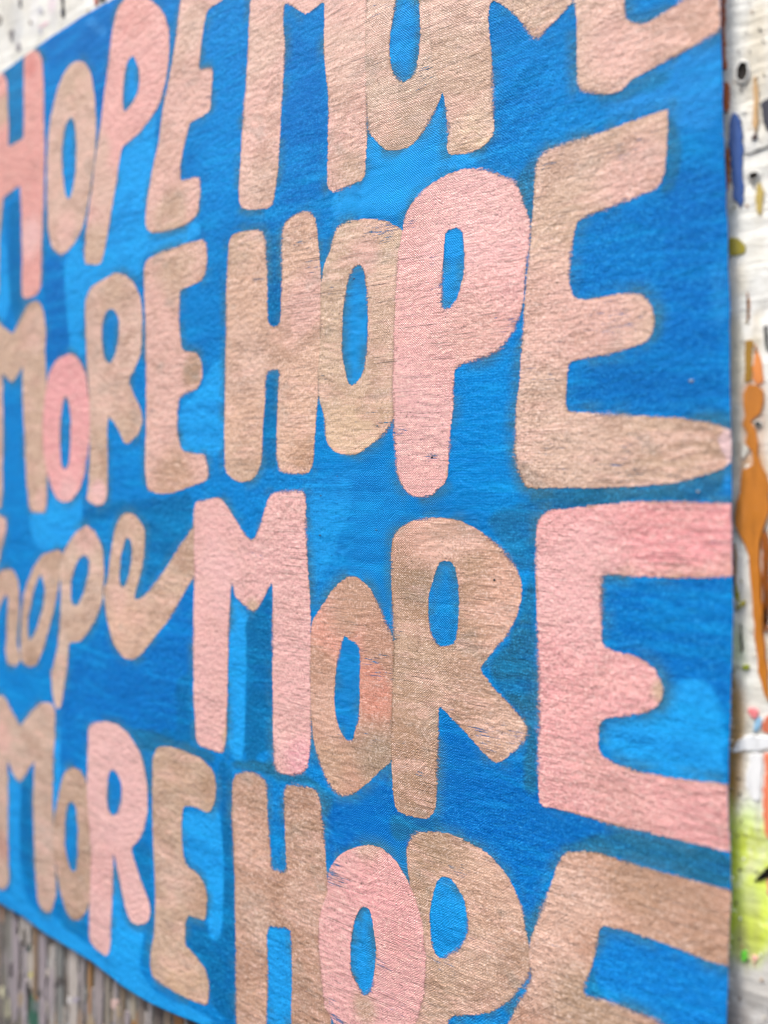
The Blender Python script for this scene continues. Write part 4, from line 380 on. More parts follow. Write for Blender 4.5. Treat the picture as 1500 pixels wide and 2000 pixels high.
 ('paint_drip',(157,147,149),0.7,None,[(-210.8,-211.5),(-211.5,-220.8),(-210.6,-229.5),(-210.2,-238.3),(-210.3,-247.4),(-210.0,-256.3),(-208.9,-264.9),(-207.2,-266.2),(-204.5,-256.1),(-205.5,-247.6),(-204.5,-238.3),(-204.5,-229.3),(-203.9,-220.2),(-204.0,-211.3)]),
 ('paint_drip',(185,177,168),0.7,None,[(-209.9,-207.5),(-208.7,-210.4),(-209.4,-213.9),(-206.3,-216.1),(-207.1,-219.6),(-207.2,-222.9),(-203.2,-224.8),(-199.3,-228.1),(-195.1,-223.4),(-195.2,-220.3),(-195.0,-217.0),(-192.5,-213.0),(-193.5,-210.1),(-191.7,-206.4)]),
 ('paint_drip',(166,158,160),0.7,None,[(-201.4,-217.1),(-201.7,-229.1),(-201.4,-241.0),(-201.1,-252.8),(-201.4,-264.9),(-200.7,-276.5),(-200.6,-288.4),(-199.5,-288.9),(-198.8,-276.7),(-198.4,-264.6),(-197.7,-252.5),(-198.5,-240.9),(-198.0,-228.8),(-198.3,-217.0)]),
 ('paint_drip',(148,122,94),0.7,None,[(-192.8,-213.0),(-192.7,-219.3),(-192.7,-225.7),(-192.1,-231.8),(-192.2,-238.2),(-193.0,-244.9),(-191.6,-250.7),(-190.6,-251.3),(-190.1,-244.7),(-189.9,-238.3),(-189.4,-231.8),(-190.1,-225.7),(-189.2,-219.1),(-189.8,-213.0)]),
 ('paint_drip',(153,143,145),0.7,None,[(-188.0,-216.2),(-188.3,-227.4),(-188.2,-238.5),(-188.1,-249.6),(-188.3,-260.7),(-188.0,-271.8),(-186.7,-282.3),(-184.6,-283.2),(-182.3,-271.2),(-182.3,-260.2),(-182.0,-249.1),(-182.1,-238.1),(-182.0,-227.1),(-182.3,-216.2)]),
 ('paint_drip',(172,166,159),0.7,None,[(-179.5,-218.5),(-179.5,-228.6),(-179.9,-238.8),(-179.6,-248.8),(-179.2,-258.8),(-179.0,-268.8),(-178.0,-278.4),(-176.4,-279.1),(-175.3,-268.6),(-175.6,-258.7),(-175.2,-248.5),(-174.7,-238.3),(-174.5,-228.2),(-174.6,-218.2)]),
 ('paint_drip',(127,128,123),0.7,None,[(-173.7,-213.7),(-173.9,-224.3),(-173.5,-234.5),(-173.3,-245.0),(-172.8,-255.2),(-173.7,-266.1),(-171.8,-275.6),(-170.6,-276.8),(-169.2,-265.8),(-169.1,-255.3),(-168.5,-244.7),(-169.0,-234.5),(-169.1,-224.1),(-168.2,-213.5)]),
 ('paint_drip',(181,172,163),0.7,None,[(-165.0,-211.2),(-164.3,-219.7),(-164.9,-228.6),(-164.1,-236.9),(-164.0,-245.6),(-163.4,-254.1),(-161.7,-262.0),(-159.4,-263.3),(-157.1,-253.7),(-157.7,-245.4),(-157.5,-236.7),(-157.1,-227.9),(-157.5,-219.5),(-156.9,-210.7)]),
 ('paint_drip',(148,141,138),0.7,None,[(-155.5,-212.0),(-156.1,-218.2),(-156.4,-224.4),(-155.5,-230.0),(-155.9,-236.1),(-155.5,-242.0),(-155.0,-247.7),(-154.0,-248.5),(-153.5,-242.3),(-152.9,-236.1),(-152.7,-230.1),(-152.6,-224.1),(-152.3,-218.0),(-152.2,-212.0)]),
 ('paint_drip',(159,120,79),0.7,None,[(-151.1,-210.9),(-150.3,-218.4),(-150.3,-226.2),(-150.2,-233.9),(-150.4,-241.7),(-150.5,-249.5),(-149.8,-256.9),(-148.8,-257.6),(-147.4,-249.3),(-147.4,-241.6),(-147.6,-233.9),(-147.6,-226.2),(-147.4,-218.4),(-146.9,-210.6)]),
 ('paint_drip',(152,142,140),0.7,None,[(-145.3,-212.9),(-145.2,-221.4),(-146.1,-230.2),(-144.4,-238.1),(-145.3,-246.9),(-144.0,-254.9),(-142.9,-262.8),(-141.3,-264.1),(-140.5,-255.4),(-140.1,-246.7),(-139.9,-238.3),(-139.5,-229.7),(-139.4,-221.2),(-139.6,-212.9)]),
 ('paint_drip',(138,130,118),0.7,None,[(-138.6,-213.8),(-138.4,-221.3),(-137.8,-228.5),(-137.8,-236.0),(-138.6,-243.8),(-137.7,-250.9),(-136.9,-258.0),(-135.6,-258.7),(-134.4,-250.8),(-134.7,-243.5),(-134.3,-235.9),(-134.5,-228.5),(-134.4,-221.1),(-134.2,-213.6)]),
 ('paint_drip',(159,151,148),0.7,None,[(-132.4,-214.9),(-132.9,-222.3),(-132.5,-229.4),(-132.9,-236.7),(-132.3,-243.7),(-132.4,-251.0),(-131.3,-257.7),(-130.7,-258.5),(-130.4,-251.2),(-130.2,-243.9),(-129.5,-236.5),(-129.9,-229.4),(-129.4,-222.0),(-129.6,-214.9)]),
 ('paint_drip',(126,112,94),0.7,None,[(-128.3,-215.1),(-127.9,-221.1),(-127.5,-227.1),(-127.6,-233.3),(-127.1,-239.2),(-127.1,-245.4),(-127.0,-251.5),(-125.9,-252.1),(-125.2,-245.7),(-124.9,-239.4),(-124.9,-233.3),(-124.6,-227.0),(-124.2,-220.8),(-124.9,-214.9)]),
 ('paint_drip',(161,151,133),0.7,None,[(-121.0,-214.9),(-121.4,-220.1),(-121.4,-225.0),(-120.5,-229.6),(-120.5,-234.5),(-120.2,-239.3),(-119.6,-244.0),(-118.5,-244.8),(-117.8,-239.6),(-118.1,-234.8),(-117.8,-229.8),(-117.3,-224.7),(-117.2,-219.7),(-117.6,-215.0)]),
 ('paint_drip',(127,116,107),0.7,None,[(-115.9,-214.8),(-116.0,-220.8),(-116.2,-226.9),(-116.1,-232.9),(-116.0,-238.9),(-115.0,-244.5),(-114.2,-250.1),(-112.7,-250.9),(-112.5,-244.9),(-111.9,-238.6),(-111.8,-232.6),(-111.5,-226.5),(-111.8,-220.6),(-111.4,-214.5)]),
 ('paint_drip',(172,164,159),0.7,None,[(-109.8,-213.9),(-110.2,-217.6),(-109.8,-221.1),(-109.7,-224.7),(-109.9,-228.4),(-109.6,-231.9),(-109.0,-235.2),(-108.3,-236.0),(-107.7,-232.2),(-107.6,-228.5),(-107.6,-224.9),(-107.2,-221.2),(-106.7,-217.4),(-106.6,-213.7)]),
 ('paint_drip',(106,96,90),0.7,None,[(-105.2,-214.2),(-105.1,-219.5),(-104.3,-224.5),(-105.1,-230.2),(-104.5,-235.2),(-103.8,-240.2),(-103.7,-245.5),(-102.5,-246.2),(-101.8,-240.6),(-101.5,-235.2),(-101.5,-229.9),(-101.4,-224.6),(-101.4,-219.3),(-100.8,-213.8)]),
 ('paint_drip',(158,115,76),0.7,None,[(-94.7,-210.8),(-94.9,-213.0),(-94.2,-215.0),(-95.1,-217.5),(-94.1,-219.3),(-93.8,-221.4),(-92.4,-222.9),(-90.4,-224.5),(-89.3,-222.0),(-88.5,-219.4),(-88.1,-217.2),(-88.7,-215.2),(-87.4,-212.6),(-88.7,-210.9)]),
 ('paint_drip',(81,74,72),0.7,None,[(-88.2,-211.1),(-87.9,-213.5),(-86.9,-215.7),(-85.6,-217.8),(-87.4,-221.0),(-87.0,-223.4),(-83.8,-224.6),(-80.2,-226.9),(-77.2,-223.1),(-77.1,-220.6),(-78.3,-218.5),(-77.2,-215.6),(-76.4,-212.8),(-76.5,-210.3)]),
 ('paint_drip',(148,131,112),0.7,None,[(-101.3,-214.2),(-99.9,-216.6),(-100.4,-219.7),(-99.8,-222.5),(-100.3,-225.6),(-100.0,-228.5),(-98.6,-230.9),(-97.4,-232.2),(-95.3,-228.4),(-95.1,-225.4),(-95.4,-222.5),(-95.8,-219.7),(-95.4,-216.7),(-94.8,-213.5)]),
 ('paint_drip',(132,122,117),0.7,None,[(-227.8,-206.8),(-228.6,-222.6),(-227.6,-237.9),(-229.1,-254.1),(-227.7,-269.2),(-226.5,-284.3),(-225.5,-299.4),(-223.0,-300.6),(-221.7,-284.6),(-221.7,-269.1),(-220.8,-253.3),(-221.1,-237.9),(-220.1,-222.1),(-220.5,-206.8)]),
 ('paint_drip',(158,120,91),0.7,None,[(-222.4,-207.6),(-221.6,-209.9),(-221.6,-212.3),(-221.7,-214.8),(-221.1,-217.0),(-220.7,-219.3),(-220.1,-221.6),(-218.4,-222.5),(-217.6,-219.8),(-217.1,-217.2),(-216.6,-214.6),(-217.4,-212.5),(-216.4,-209.7),(-216.7,-207.4)]),
 ('paint_crack',(60,56,54),0.1,None,[(114.1,78.2),(115.9,78.2),(117.7,78.5),(120.2,79.0),(120.2,78.5),(117.9,77.9),(116.1,77.7)]),
 ('paint_crack',(120,112,104),0.1,None,[(117.3,-37.8),(118.9,-38.1),(120.4,-38.2),(120.4,-38.5),(118.6,-38.5)]),
 ('paint_drip',(148,122,96),0.3,None,[(-117.4,-224.5),(-118.5,-226.9),(-118.0,-228.7),(-117.9,-230.6),(-117.8,-232.6),(-117.8,-234.6),(-114.9,-233.5),(-115.3,-231.0),(-114.0,-228.5),(-113.9,-227.4),(-114.6,-226.0),(-114.6,-223.2)]),
 ('paint_drip',(176,167,155),0.36,None,[(-128.9,-242.5),(-129.1,-245.2),(-129.7,-248.1),(-130.2,-251.0),(-129.0,-253.2),(-128.9,-255.8),(-126.3,-254.3),(-126.5,-252.0),(-125.9,-248.8),(-126.4,-246.8),(-125.8,-244.0),(-126.8,-242.2)]),
 ('paint_drip',(157,147,148),0.42,None,[(-216.4,-229.1),(-218.1,-234.4),(-219.4,-239.6),(-218.3,-244.0),(-217.5,-248.4),(-215.5,-252.4),(-212.0,-251.0),(-212.3,-246.2),(-210.4,-240.4),(-209.9,-235.5),(-210.3,-231.1),(-211.9,-227.7)]),
 ('paint_drip',(176,167,155),0.48,None,[(-184.2,-234.3),(-184.6,-238.1),(-184.3,-241.8),(-185.5,-246.0),(-184.4,-249.3),(-184.7,-253.1),(-181.0,-251.2),(-180.8,-247.4),(-179.7,-243.7),(-179.3,-239.3),(-179.6,-235.9),(-180.7,-233.0)]),
 ('paint_drip',(122,122,116),0.54,None,[(-144.8,-216.7),(-146.1,-221.9),(-145.5,-226.3),(-145.9,-231.2),(-145.6,-235.7),(-144.8,-240.1),(-142.4,-238.7),(-142.7,-234.1),(-141.1,-229.6),(-142.1,-224.7),(-141.5,-220.5),(-142.1,-215.9)]),
 ('paint_drip',(117,110,104),0.6,None,[(-198.6,-242.4),(-198.9,-245.7),(-200.0,-249.2),(-199.1,-252.0),(-199.4,-255.2),(-198.1,-257.8),(-195.7,-256.6),(-195.4,-254.1),(-194.5,-250.7),(-195.4,-248.0),(-195.1,-243.6),(-195.5,-241.0)]),
 ('paint_drip',(159,142,117),0.6599999999999999,None,[(-161.1,-252.0),(-162.5,-254.3),(-163.4,-256.4),(-162.4,-257.6),(-162.5,-259.3),(-161.5,-260.6),(-157.8,-259.4),(-156.8,-257.3),(-155.4,-254.9),(-155.5,-253.0),(-155.1,-250.7),(-156.8,-250.1)]),
 ('paint_drip',(132,130,126),0.72,None,[(-113.4,-248.2),(-114.2,-251.5),(-114.4,-254.6),(-114.1,-257.4),(-114.5,-260.5),(-114.0,-263.3),(-112.0,-262.8),(-112.5,-259.1),(-111.0,-256.1),(-111.2,-252.9),(-111.3,-249.7),(-111.9,-247.7)]),
 ('paint_drip',(159,142,117),0.78,None,[(-225.6,-227.8),(-227.1,-233.8),(-227.0,-239.3),(-226.9,-244.8),(-226.5,-250.1),(-226.8,-255.7),(-224.1,-254.1),(-223.1,-248.7),(-222.2,-243.5),(-221.3,-237.3),(-223.3,-232.6),(-223.3,-226.8)]),
 ('paint_drip',(148,122,96),0.3,None,[(-178.1,-249.1),(-179.3,-253.5),(-180.7,-258.1),(-179.2,-261.4),(-178.7,-265.2),(-177.8,-268.7),(-175.0,-267.5),(-175.6,-263.2),(-174.3,-259.9),(-173.8,-254.9),(-174.9,-251.6),(-174.7,-248.1)]),
 ('paint_drip',(122,122,116),0.36,None,[(-155.1,-229.8),(-155.3,-231.1),(-156.3,-232.8),(-156.8,-234.3),(-155.2,-235.0),(-154.7,-236.1),(-152.1,-234.8),(-151.5,-233.3),(-151.3,-231.7),(-150.5,-230.1),(-151.5,-229.7),(-151.8,-228.0)]),
 ('paint_drip',(159,142,117),0.42,None,[(-114.7,-223.6),(-114.9,-225.2),(-115.3,-226.9),(-115.4,-228.4),(-114.0,-229.3),(-114.8,-231.2),(-112.4,-230.5),(-111.7,-229.0),(-111.2,-227.0),(-111.0,-225.2),(-111.2,-223.4),(-112.2,-222.7)]),
 ('paint_drip',(148,122,96),0.48,None,[(-118.3,-227.8),(-119.7,-232.7),(-118.9,-236.7),(-119.2,-241.1),(-119.0,-245.4),(-118.2,-249.4),(-116.0,-248.0),(-115.6,-243.3),(-115.0,-239.1),(-114.3,-234.2),(-114.7,-230.8),(-115.6,-226.3)]),
 ('paint_drip',(172,164,158),0.54,None,[(-114.5,-222.9),(-115.5,-225.1),(-115.8,-227.0),(-115.7,-228.7),(-115.0,-230.2),(-114.5,-231.8),(-111.4,-230.8),(-110.3,-228.9),(-110.3,-226.7),(-109.3,-224.2),(-110.7,-222.7),(-111.5,-221.7)]),
 ('paint_drip',(101,93,88),0.6,None,[(-207.8,-239.9),(-207.8,-242.1),(-209.2,-244.7),(-209.3,-246.9),(-207.9,-248.5),(-206.5,-250.1),(-203.0,-249.2),(-202.2,-246.3),(-201.6,-243.7),(-201.3,-241.7),(-202.0,-240.3),(-202.8,-238.8)]),
 ('paint_drip',(157,147,148),0.6599999999999999,None,[(-125.5,-227.5),(-126.5,-229.4),(-126.8,-231.1),(-126.5,-232.5),(-124.9,-233.3),(-125.1,-234.9),(-122.4,-233.8),(-121.7,-231.9),(-121.8,-231.2),(-121.3,-228.7),(-121.7,-227.5),(-122.2,-226.2)]),
 ('paint_drip',(148,122,96),0.72,None,[(-140.8,-239.7),(-141.2,-242.4),(-141.3,-244.9),(-141.4,-247.5),(-141.3,-249.9),(-140.8,-252.2),(-139.2,-251.4),(-138.9,-248.6),(-139.0,-246.1),(-138.2,-244.1),(-138.8,-241.2),(-138.9,-239.5)]),
 ('paint_drip',(142,135,134),0.78,None,[(-133.5,-234.9),(-134.7,-238.4),(-135.0,-241.5),(-135.4,-244.7),(-134.5,-247.3),(-134.2,-250.1),(-130.5,-248.8),(-129.7,-245.1),(-129.1,-242.0),(-129.6,-239.9),(-129.7,-236.3),(-130.4,-233.4)]),
 ('paint_drip',(142,135,134),0.3,None,[(-150.3,-227.7),(-151.1,-232.4),(-153.1,-237.6),(-152.2,-241.6),(-151.1,-245.6),(-149.9,-249.5),(-146.2,-247.9),(-145.6,-243.5),(-144.8,-238.1),(-143.7,-233.3),(-146.0,-230.6),(-145.9,-225.8)]),
 ('paint_drip',(176,167,155),0.36,None,[(-196.3,-225.0),(-198.0,-229.7),(-198.5,-234.1),(-197.5,-237.8),(-197.4,-241.9),(-196.8,-245.8),(-192.5,-244.4),(-192.5,-240.4),(-192.4,-235.3),(-190.4,-230.9),(-191.8,-228.0),(-193.3,-224.1)]),
 ('paint_drip',(172,164,158),0.42,None,[(-117.1,-245.5),(-117.7,-247.2),(-117.2,-248.4),(-118.4,-250.3),(-117.8,-251.5),(-116.2,-252.2),(-113.2,-250.7),(-112.9,-248.9),(-111.5,-247.1),(-111.9,-246.4),(-111.9,-244.8),(-113.5,-244.4)]),
 ('paint_drip',(117,110,104),0.48,None,[(-179.0,-225.8),(-179.4,-229.5),(-179.7,-233.1),(-180.4,-236.9),(-179.2,-240.0),(-178.3,-243.2),(-173.6,-241.2),(-173.5,-237.8),(-171.7,-234.1),(-173.1,-230.8),(-172.5,-226.9),(-174.2,-223.9)]),
 ('paint_drip',(148,122,96),0.54,None,[(-156.4,-238.7),(-157.5,-242.3),(-158.0,-245.6),(-158.5,-249.0),(-157.1,-251.6),(-156.6,-254.5),(-153.4,-253.8),(-153.5,-249.5),(-153.3,-247.0),(-153.7,-244.0),(-152.8,-240.8),(-153.9,-237.9)]),
 ('paint_drip',(142,135,134),0.6,None,[(-213.0,-238.7),(-214.9,-244.2),(-215.6,-249.4),(-214.5,-253.9),(-212.9,-258.2),(-212.7,-263.1),(-208.2,-260.9),(-207.5,-256.8),(-205.4,-249.8),(-205.4,-246.0),(-205.6,-241.6),(-206.7,-236.0)]),
 ('paint_drip',(117,110,104),0.6599999999999999,None,[(-125.1,-236.0),(-125.8,-238.0),(-126.8,-240.2),(-126.0,-241.6),(-125.6,-243.2),(-125.6,-244.9),(-122.6,-243.5),(-121.3,-241.4),(-120.8,-239.2),(-121.1,-238.2),(-121.1,-236.6),(-122.1,-235.3)]),
 ('paint_drip',(122,122,116),0.72,None,[(-108.1,-239.9),(-109.3,-242.9),(-111.0,-246.1),(-110.8,-248.6),(-108.8,-250.2),(-108.1,-252.3),(-104.5,-250.2),(-104.8,-247.8),(-102.9,-244.8),(-102.8,-242.0),(-104.6,-241.3),(-105.2,-238.4)]),
 ('paint_drip',(159,142,117),0.78,None,[(-150.0,-238.1),(-151.3,-243.4),(-151.8,-248.4),(-150.6,-252.7),(-151.1,-257.6),(-150.0,-261.9),(-146.9,-260.6),(-146.3,-256.0),(-145.8,-250.2),(-144.5,-245.9),(-145.3,-240.5),(-147.5,-237.7)]),
 ('paint_drip',(142,135,134),0.3,None,[(-128.0,-222.8),(-128.5,-227.4),(-128.9,-231.9),(-128.8,-236.2),(-128.8,-240.6),(-128.1,-244.7),(-126.2,-243.4),(-126.5,-239.5),(-126.6,-235.9),(-125.8,-230.0),(-126.5,-226.7),(-126.3,-222.1)]),
 ('paint_drip',(117,110,104),0.36,None,[(-117.0,-248.9),(-116.8,-252.2),(-117.2,-255.8),(-117.2,-259.2),(-116.7,-262.4),(-116.4,-265.6),(-113.3,-263.8),(-112.3,-260.1),(-111.9,-257.0),(-111.6,-253.4),(-112.1,-250.1),(-113.1,-247.3)]),
 ('paint_drip',(157,147,148),0.42,None,[(-158.8,-223.6),(-160.0,-225.8),(-160.2,-227.7),(-159.7,-229.3),(-159.2,-230.8),(-159.5,-232.8),(-157.2,-232.4),(-157.2,-230.5),(-156.6,-228.2),(-156.7,-226.9),(-156.3,-224.9),(-156.8,-223.3)]),
 ('paint_drip',(176,167,155),0.48,None,[(-185.6,-232.4),(-185.4,-235.4),(-187.4,-239.2),(-186.5,-241.9),(-184.8,-244.4),(-184.4,-247.3),(-180.9,-245.6),(-180.2,-242.8),(-178.5,-238.3),(-177.5,-235.9),(-179.3,-232.7),(-181.1,-230.7)]),
 ('paint_drip',(117,110,104),0.54,None,[(-223.7,-229.7),(-224.3,-231.8),(-223.1,-233.3),(-224.4,-235.7),(-223.7,-237.4),(-223.5,-239.2),(-221.2,-238.5),(-221.4,-236.5),(-221.1,-234.8),(-219.9,-232.1),(-221.4,-230.0),(-221.2,-229.1)]),
 ('paint_drip',(157,147,148),0.6,None,[(-203.6,-243.3),(-204.1,-247.5),(-206.0,-252.2),(-205.4,-255.9),(-203.1,-259.0),(-202.2,-262.6),(-198.4,-261.2),(-197.2,-256.6),(-195.4,-251.6),(-195.4,-247.9),(-195.9,-244.5),(-198.2,-241.0)]),
 ('paint_drip',(172,164,158),0.6599999999999999,None,[(-160.7,-243.9),(-160.5,-247.3),(-161.0,-251.0),(-161.4,-254.6),(-160.8,-257.9),(-160.0,-261.1),(-157.9,-259.7),(-158.0,-257.0),(-158.3,-253.9),(-158.1,-250.4),(-157.6,-246.5),(-158.5,-242.4)]),
 ('paint_drip',(176,167,155),0.72,None,[(-121.7,-235.2),(-122.4,-240.1),(-122.3,-244.7),(-122.4,-249.4),(-121.8,-253.8),(-121.2,-258.2),(-118.9,-256.9),(-118.6,-253.0),(-118.5,-247.7),(-118.5,-242.6),(-117.9,-238.2),(-118.7,-233.9)]),
 ('paint_drip',(157,147,148),0.78,None,[(-179.4,-228.7),(-180.2,-233.8),(-181.8,-239.1),(-181.8,-243.9),(-179.6,-247.8),(-178.8,-252.2),(-176.1,-251.4),(-176.4,-247.1),(-175.2,-240.7),(-175.1,-236.7),(-175.1,-231.7),(-176.6,-228.0)]),
 ('paint_drip',(122,122,116),0.3,None,[(-217.1,-227.1),(-218.3,-232.8),(-218.9,-238.2),(-219.6,-243.7),(-218.1,-248.5),(-216.4,-253.1),(-212.5,-251.2),(-212.0,-246.8),(-210.4,-239.8),(-209.9,-234.7),(-210.3,-230.4),(-212.1,-225.8)]),
 ('paint_drip',(101,93,88),0.36,None,[(-211.6,-216.5),(-212.7,-221.1),(-213.6,-225.6),(-212.8,-229.5),(-212.4,-233.6),(-211.6,-237.5),(-209.7,-236.4),(-209.5,-233.2),(-208.6,-227.5),(-209.4,-224.9),(-209.1,-219.6),(-209.8,-216.2)]),
 ('paint_drip',(148,122,96),0.42,None,[(-184.5,-239.3),(-186.5,-241.4),(-186.8,-242.8),(-186.3,-243.9),(-185.8,-245.1),(-185.7,-246.4),(-181.2,-245.2),(-179.9,-242.6),(-179.4,-240.9),(-180.0,-240.2),(-179.8,-239.4),(-180.1,-237.5)]),
 ('paint_drip',(101,93,88),0.48,None,[(-214.7,-216.3),(-216.3,-220.1),(-215.7,-223.2),(-216.8,-226.9),(-215.6,-229.7),(-214.9,-232.8),(-210.2,-231.7),(-210.6,-228.8),(-209.5,-224.2),(-208.9,-220.2),(-208.5,-217.4),(-210.7,-215.4)]),
 ('paint_drip',(176,167,155),0.54,None,[(-173.4,-243.6),(-173.8,-248.8),(-174.0,-253.8),(-174.9,-259.1),(-172.2,-262.9),(-173.3,-268.4),(-168.7,-266.9),(-168.5,-262.0),(-167.0,-256.1),(-167.4,-250.9),(-167.2,-245.6),(-168.9,-242.1)]),
 ('paint_drip',(132,130,126),0.6,None,[(-211.3,-218.5),(-213.9,-224.8),(-214.5,-230.4),(-214.6,-235.9),(-212.2,-240.5),(-213.2,-246.3),(-208.3,-244.3),(-206.9,-239.3),(-206.5,-233.2),(-206.6,-228.3),(-207.3,-222.6),(-208.0,-217.7)]),
 ('paint_drip',(159,142,117),0.6599999999999999,None,[(-132.4,-228.0),(-132.8,-230.2),(-134.0,-232.7),(-133.8,-234.7),(-133.2,-236.6),(-132.6,-238.4),(-128.4,-236.9),(-128.8,-234.2),(-128.5,-232.2),(-126.5,-230.4),(-127.8,-228.7),(-129.0,-226.4)]),
 ('paint_drip',(142,135,134),0.72,None,[(-156.0,-245.0),(-155.7,-247.9),(-155.6,-250.9),(-156.2,-254.2),(-155.2,-256.8),(-155.9,-260.1),(-154.2,-258.7),(-153.3,-256.1),(-153.0,-253.1),(-153.0,-250.2),(-153.5,-246.7),(-154.4,-245.0)]),
 ('paint_drip',(159,142,117),0.78,None,[(-204.3,-249.5),(-204.8,-251.2),(-205.5,-253.1),(-205.7,-254.7),(-204.6,-255.8),(-205.3,-257.7),(-202.2,-256.7),(-200.8,-253.7),(-200.5,-252.1),(-200.6,-251.3),(-200.2,-249.1),(-201.8,-249.0)]),
 ('paint_drip',(142,135,134),0.3,None,[(-211.6,-243.5),(-211.8,-248.4),(-211.7,-253.2),(-211.8,-258.1),(-211.3,-262.8),(-210.0,-267.1),(-207.3,-265.7),(-207.0,-260.4),(-206.4,-256.7),(-206.3,-250.5),(-207.4,-246.9),(-208.2,-242.1)]),
 ('paint_splatter',(196,192,188),0.9,None,[(-101.7,-244.2),(-102.7,-246.5),(-104.7,-248.5),(-106.5,-247.6),(-107.1,-246.5),(-106.8,-244.2),(-104.7,-242.3),(-103.4,-243.1)]),
 ('paint_splatter',(150,112,70),0.9,None,[(-188.2,-246.3),(-188.5,-247.7),(-190.1,-249.0),(-191.3,-249.1),(-192.9,-248.1),(-191.6,-246.2),(-190.1,-244.8),(-188.5,-245.4)]),
 ('paint_splatter',(60,56,54),0.9,None,[(-172.2,-234.4),(-173.0,-235.9),(-174.1,-237.1),(-175.2,-237.0),(-175.6,-235.7),(-175.5,-234.4),(-174.1,-233.9),(-172.7,-233.6)]),
 ('paint_splatter',(100,112,108),0.9,None,[(-152.8,-247.9),(-153.0,-250.0),(-155.0,-251.1),(-156.7,-251.1),(-157.4,-249.8),(-156.4,-247.8),(-155.0,-246.3),(-153.7,-246.8)]),
 ('paint_splatter',(210,180,170),0.9,None,[(-128.8,-225.8),(-130.1,-227.7),(-131.8,-230.4),(-133.7,-229.8),(-134.5,-228.0),(-134.0,-226.0),(-131.8,-224.6),(-129.3,-224.4)]),
 ('paint_splatter',(205,198,182),0.9,None,[(-108.4,-238.5),(-108.8,-239.4),(-109.6,-240.8),(-110.9,-240.7),(-111.2,-239.6),(-110.9,-238.6),(-109.7,-237.9),(-108.7,-237.5)]),
 ('paint_splatter',(168,160,170),0.9,None,[(-156.9,-235.4),(-158.0,-237.5),(-159.5,-238.2),(-160.9,-238.3),(-162.2,-237.4),(-160.8,-235.1),(-159.5,-234.2),(-157.8,-234.5)]),
 ('paint_splatter',(92,88,84),0.9,None,[(-184.9,-242.9),(-185.1,-245.0),(-187.5,-246.4),(-190.2,-247.2),(-190.6,-245.0),(-189.1,-243.0),(-187.5,-241.8),(-185.3,-240.9)]),
 ('paint_splatter',(92,88,84),0.9,None,[(-168.8,-231.7),(-169.7,-234.4),(-172.5,-235.4),(-174.4,-235.4),(-175.7,-234.2),(-174.5,-232.2),(-172.5,-230.1),(-169.8,-229.4)]),
 ('paint_splatter',(150,112,70),0.9,None,[(-116.0,-230.2),(-117.4,-232.1),(-119.2,-234.3),(-120.9,-234.0),(-121.4,-232.4),(-120.6,-230.2),(-119.2,-228.2),(-117.8,-228.7)]),
 ('paint_splatter',(172,150,110),0.9,None,[(-114.4,-246.3),(-116.2,-248.8),(-117.8,-250.6),(-119.7,-250.1),(-121.0,-249.2),(-119.4,-246.9),(-117.8,-245.0),(-115.7,-244.7)]),
 ('paint_splatter',(100,112,108),0.9,None,[(-186.5,-249.6),(-187.5,-252.7),(-190.1,-254.6),(-192.6,-253.8),(-194.1,-252.5),(-193.1,-249.4),(-190.1,-247.8),(-188.1,-248.2)]),
 ('paint_splatter',(40,70,62),0.9,None,[(-193.8,-225.8),(-194.0,-226.7),(-195.6,-228.3),(-196.6,-227.7),(-197.3,-227.0),(-197.1,-225.4),(-195.6,-224.8),(-193.9,-224.3)]),
 ('paint_splatter',(196,192,188),0.9,None,[(-161.4,-237.3),(-162.4,-238.9),(-163.7,-240.8),(-165.4,-240.1),(-165.9,-239.0),(-165.5,-237.1),(-163.7,-236.4),(-161.6,-236.2)]),
 ('paint_splatter',(205,195,80),0.4,None,[(-196.7,-237.6),(-193.7,-235.8),(-192.9,-238.1),(-195.4,-240.5)]),
 ('paint_splatter',(228,170,180),0.5,None,[(-213.9,-248.9),(-210.3,-246.6),(-208.1,-248.2),(-211.2,-250.9),(-213.9,-251.4)]),
 ('paint_splatter',(205,200,165),0.5,None,[(-222.1,-254.0),(-216.6,-252.4),(-215.7,-256.4),(-220.3,-259.4)]),
 ('paint_drip',(52,98,80),0.4,None,[(-197.1,-249.2),(-191.2,-245.7),(-188.6,-249.5),(-186.1,-260.5),(-195.4,-266.7),(-197.6,-257.9)]),
 ('paint_drip',(200,195,160),0.4,None,[(-218.4,-258.7),(-213.9,-256.9),(-213.0,-265.3),(-216.6,-269.5),(-218.4,-266.2)]),
]
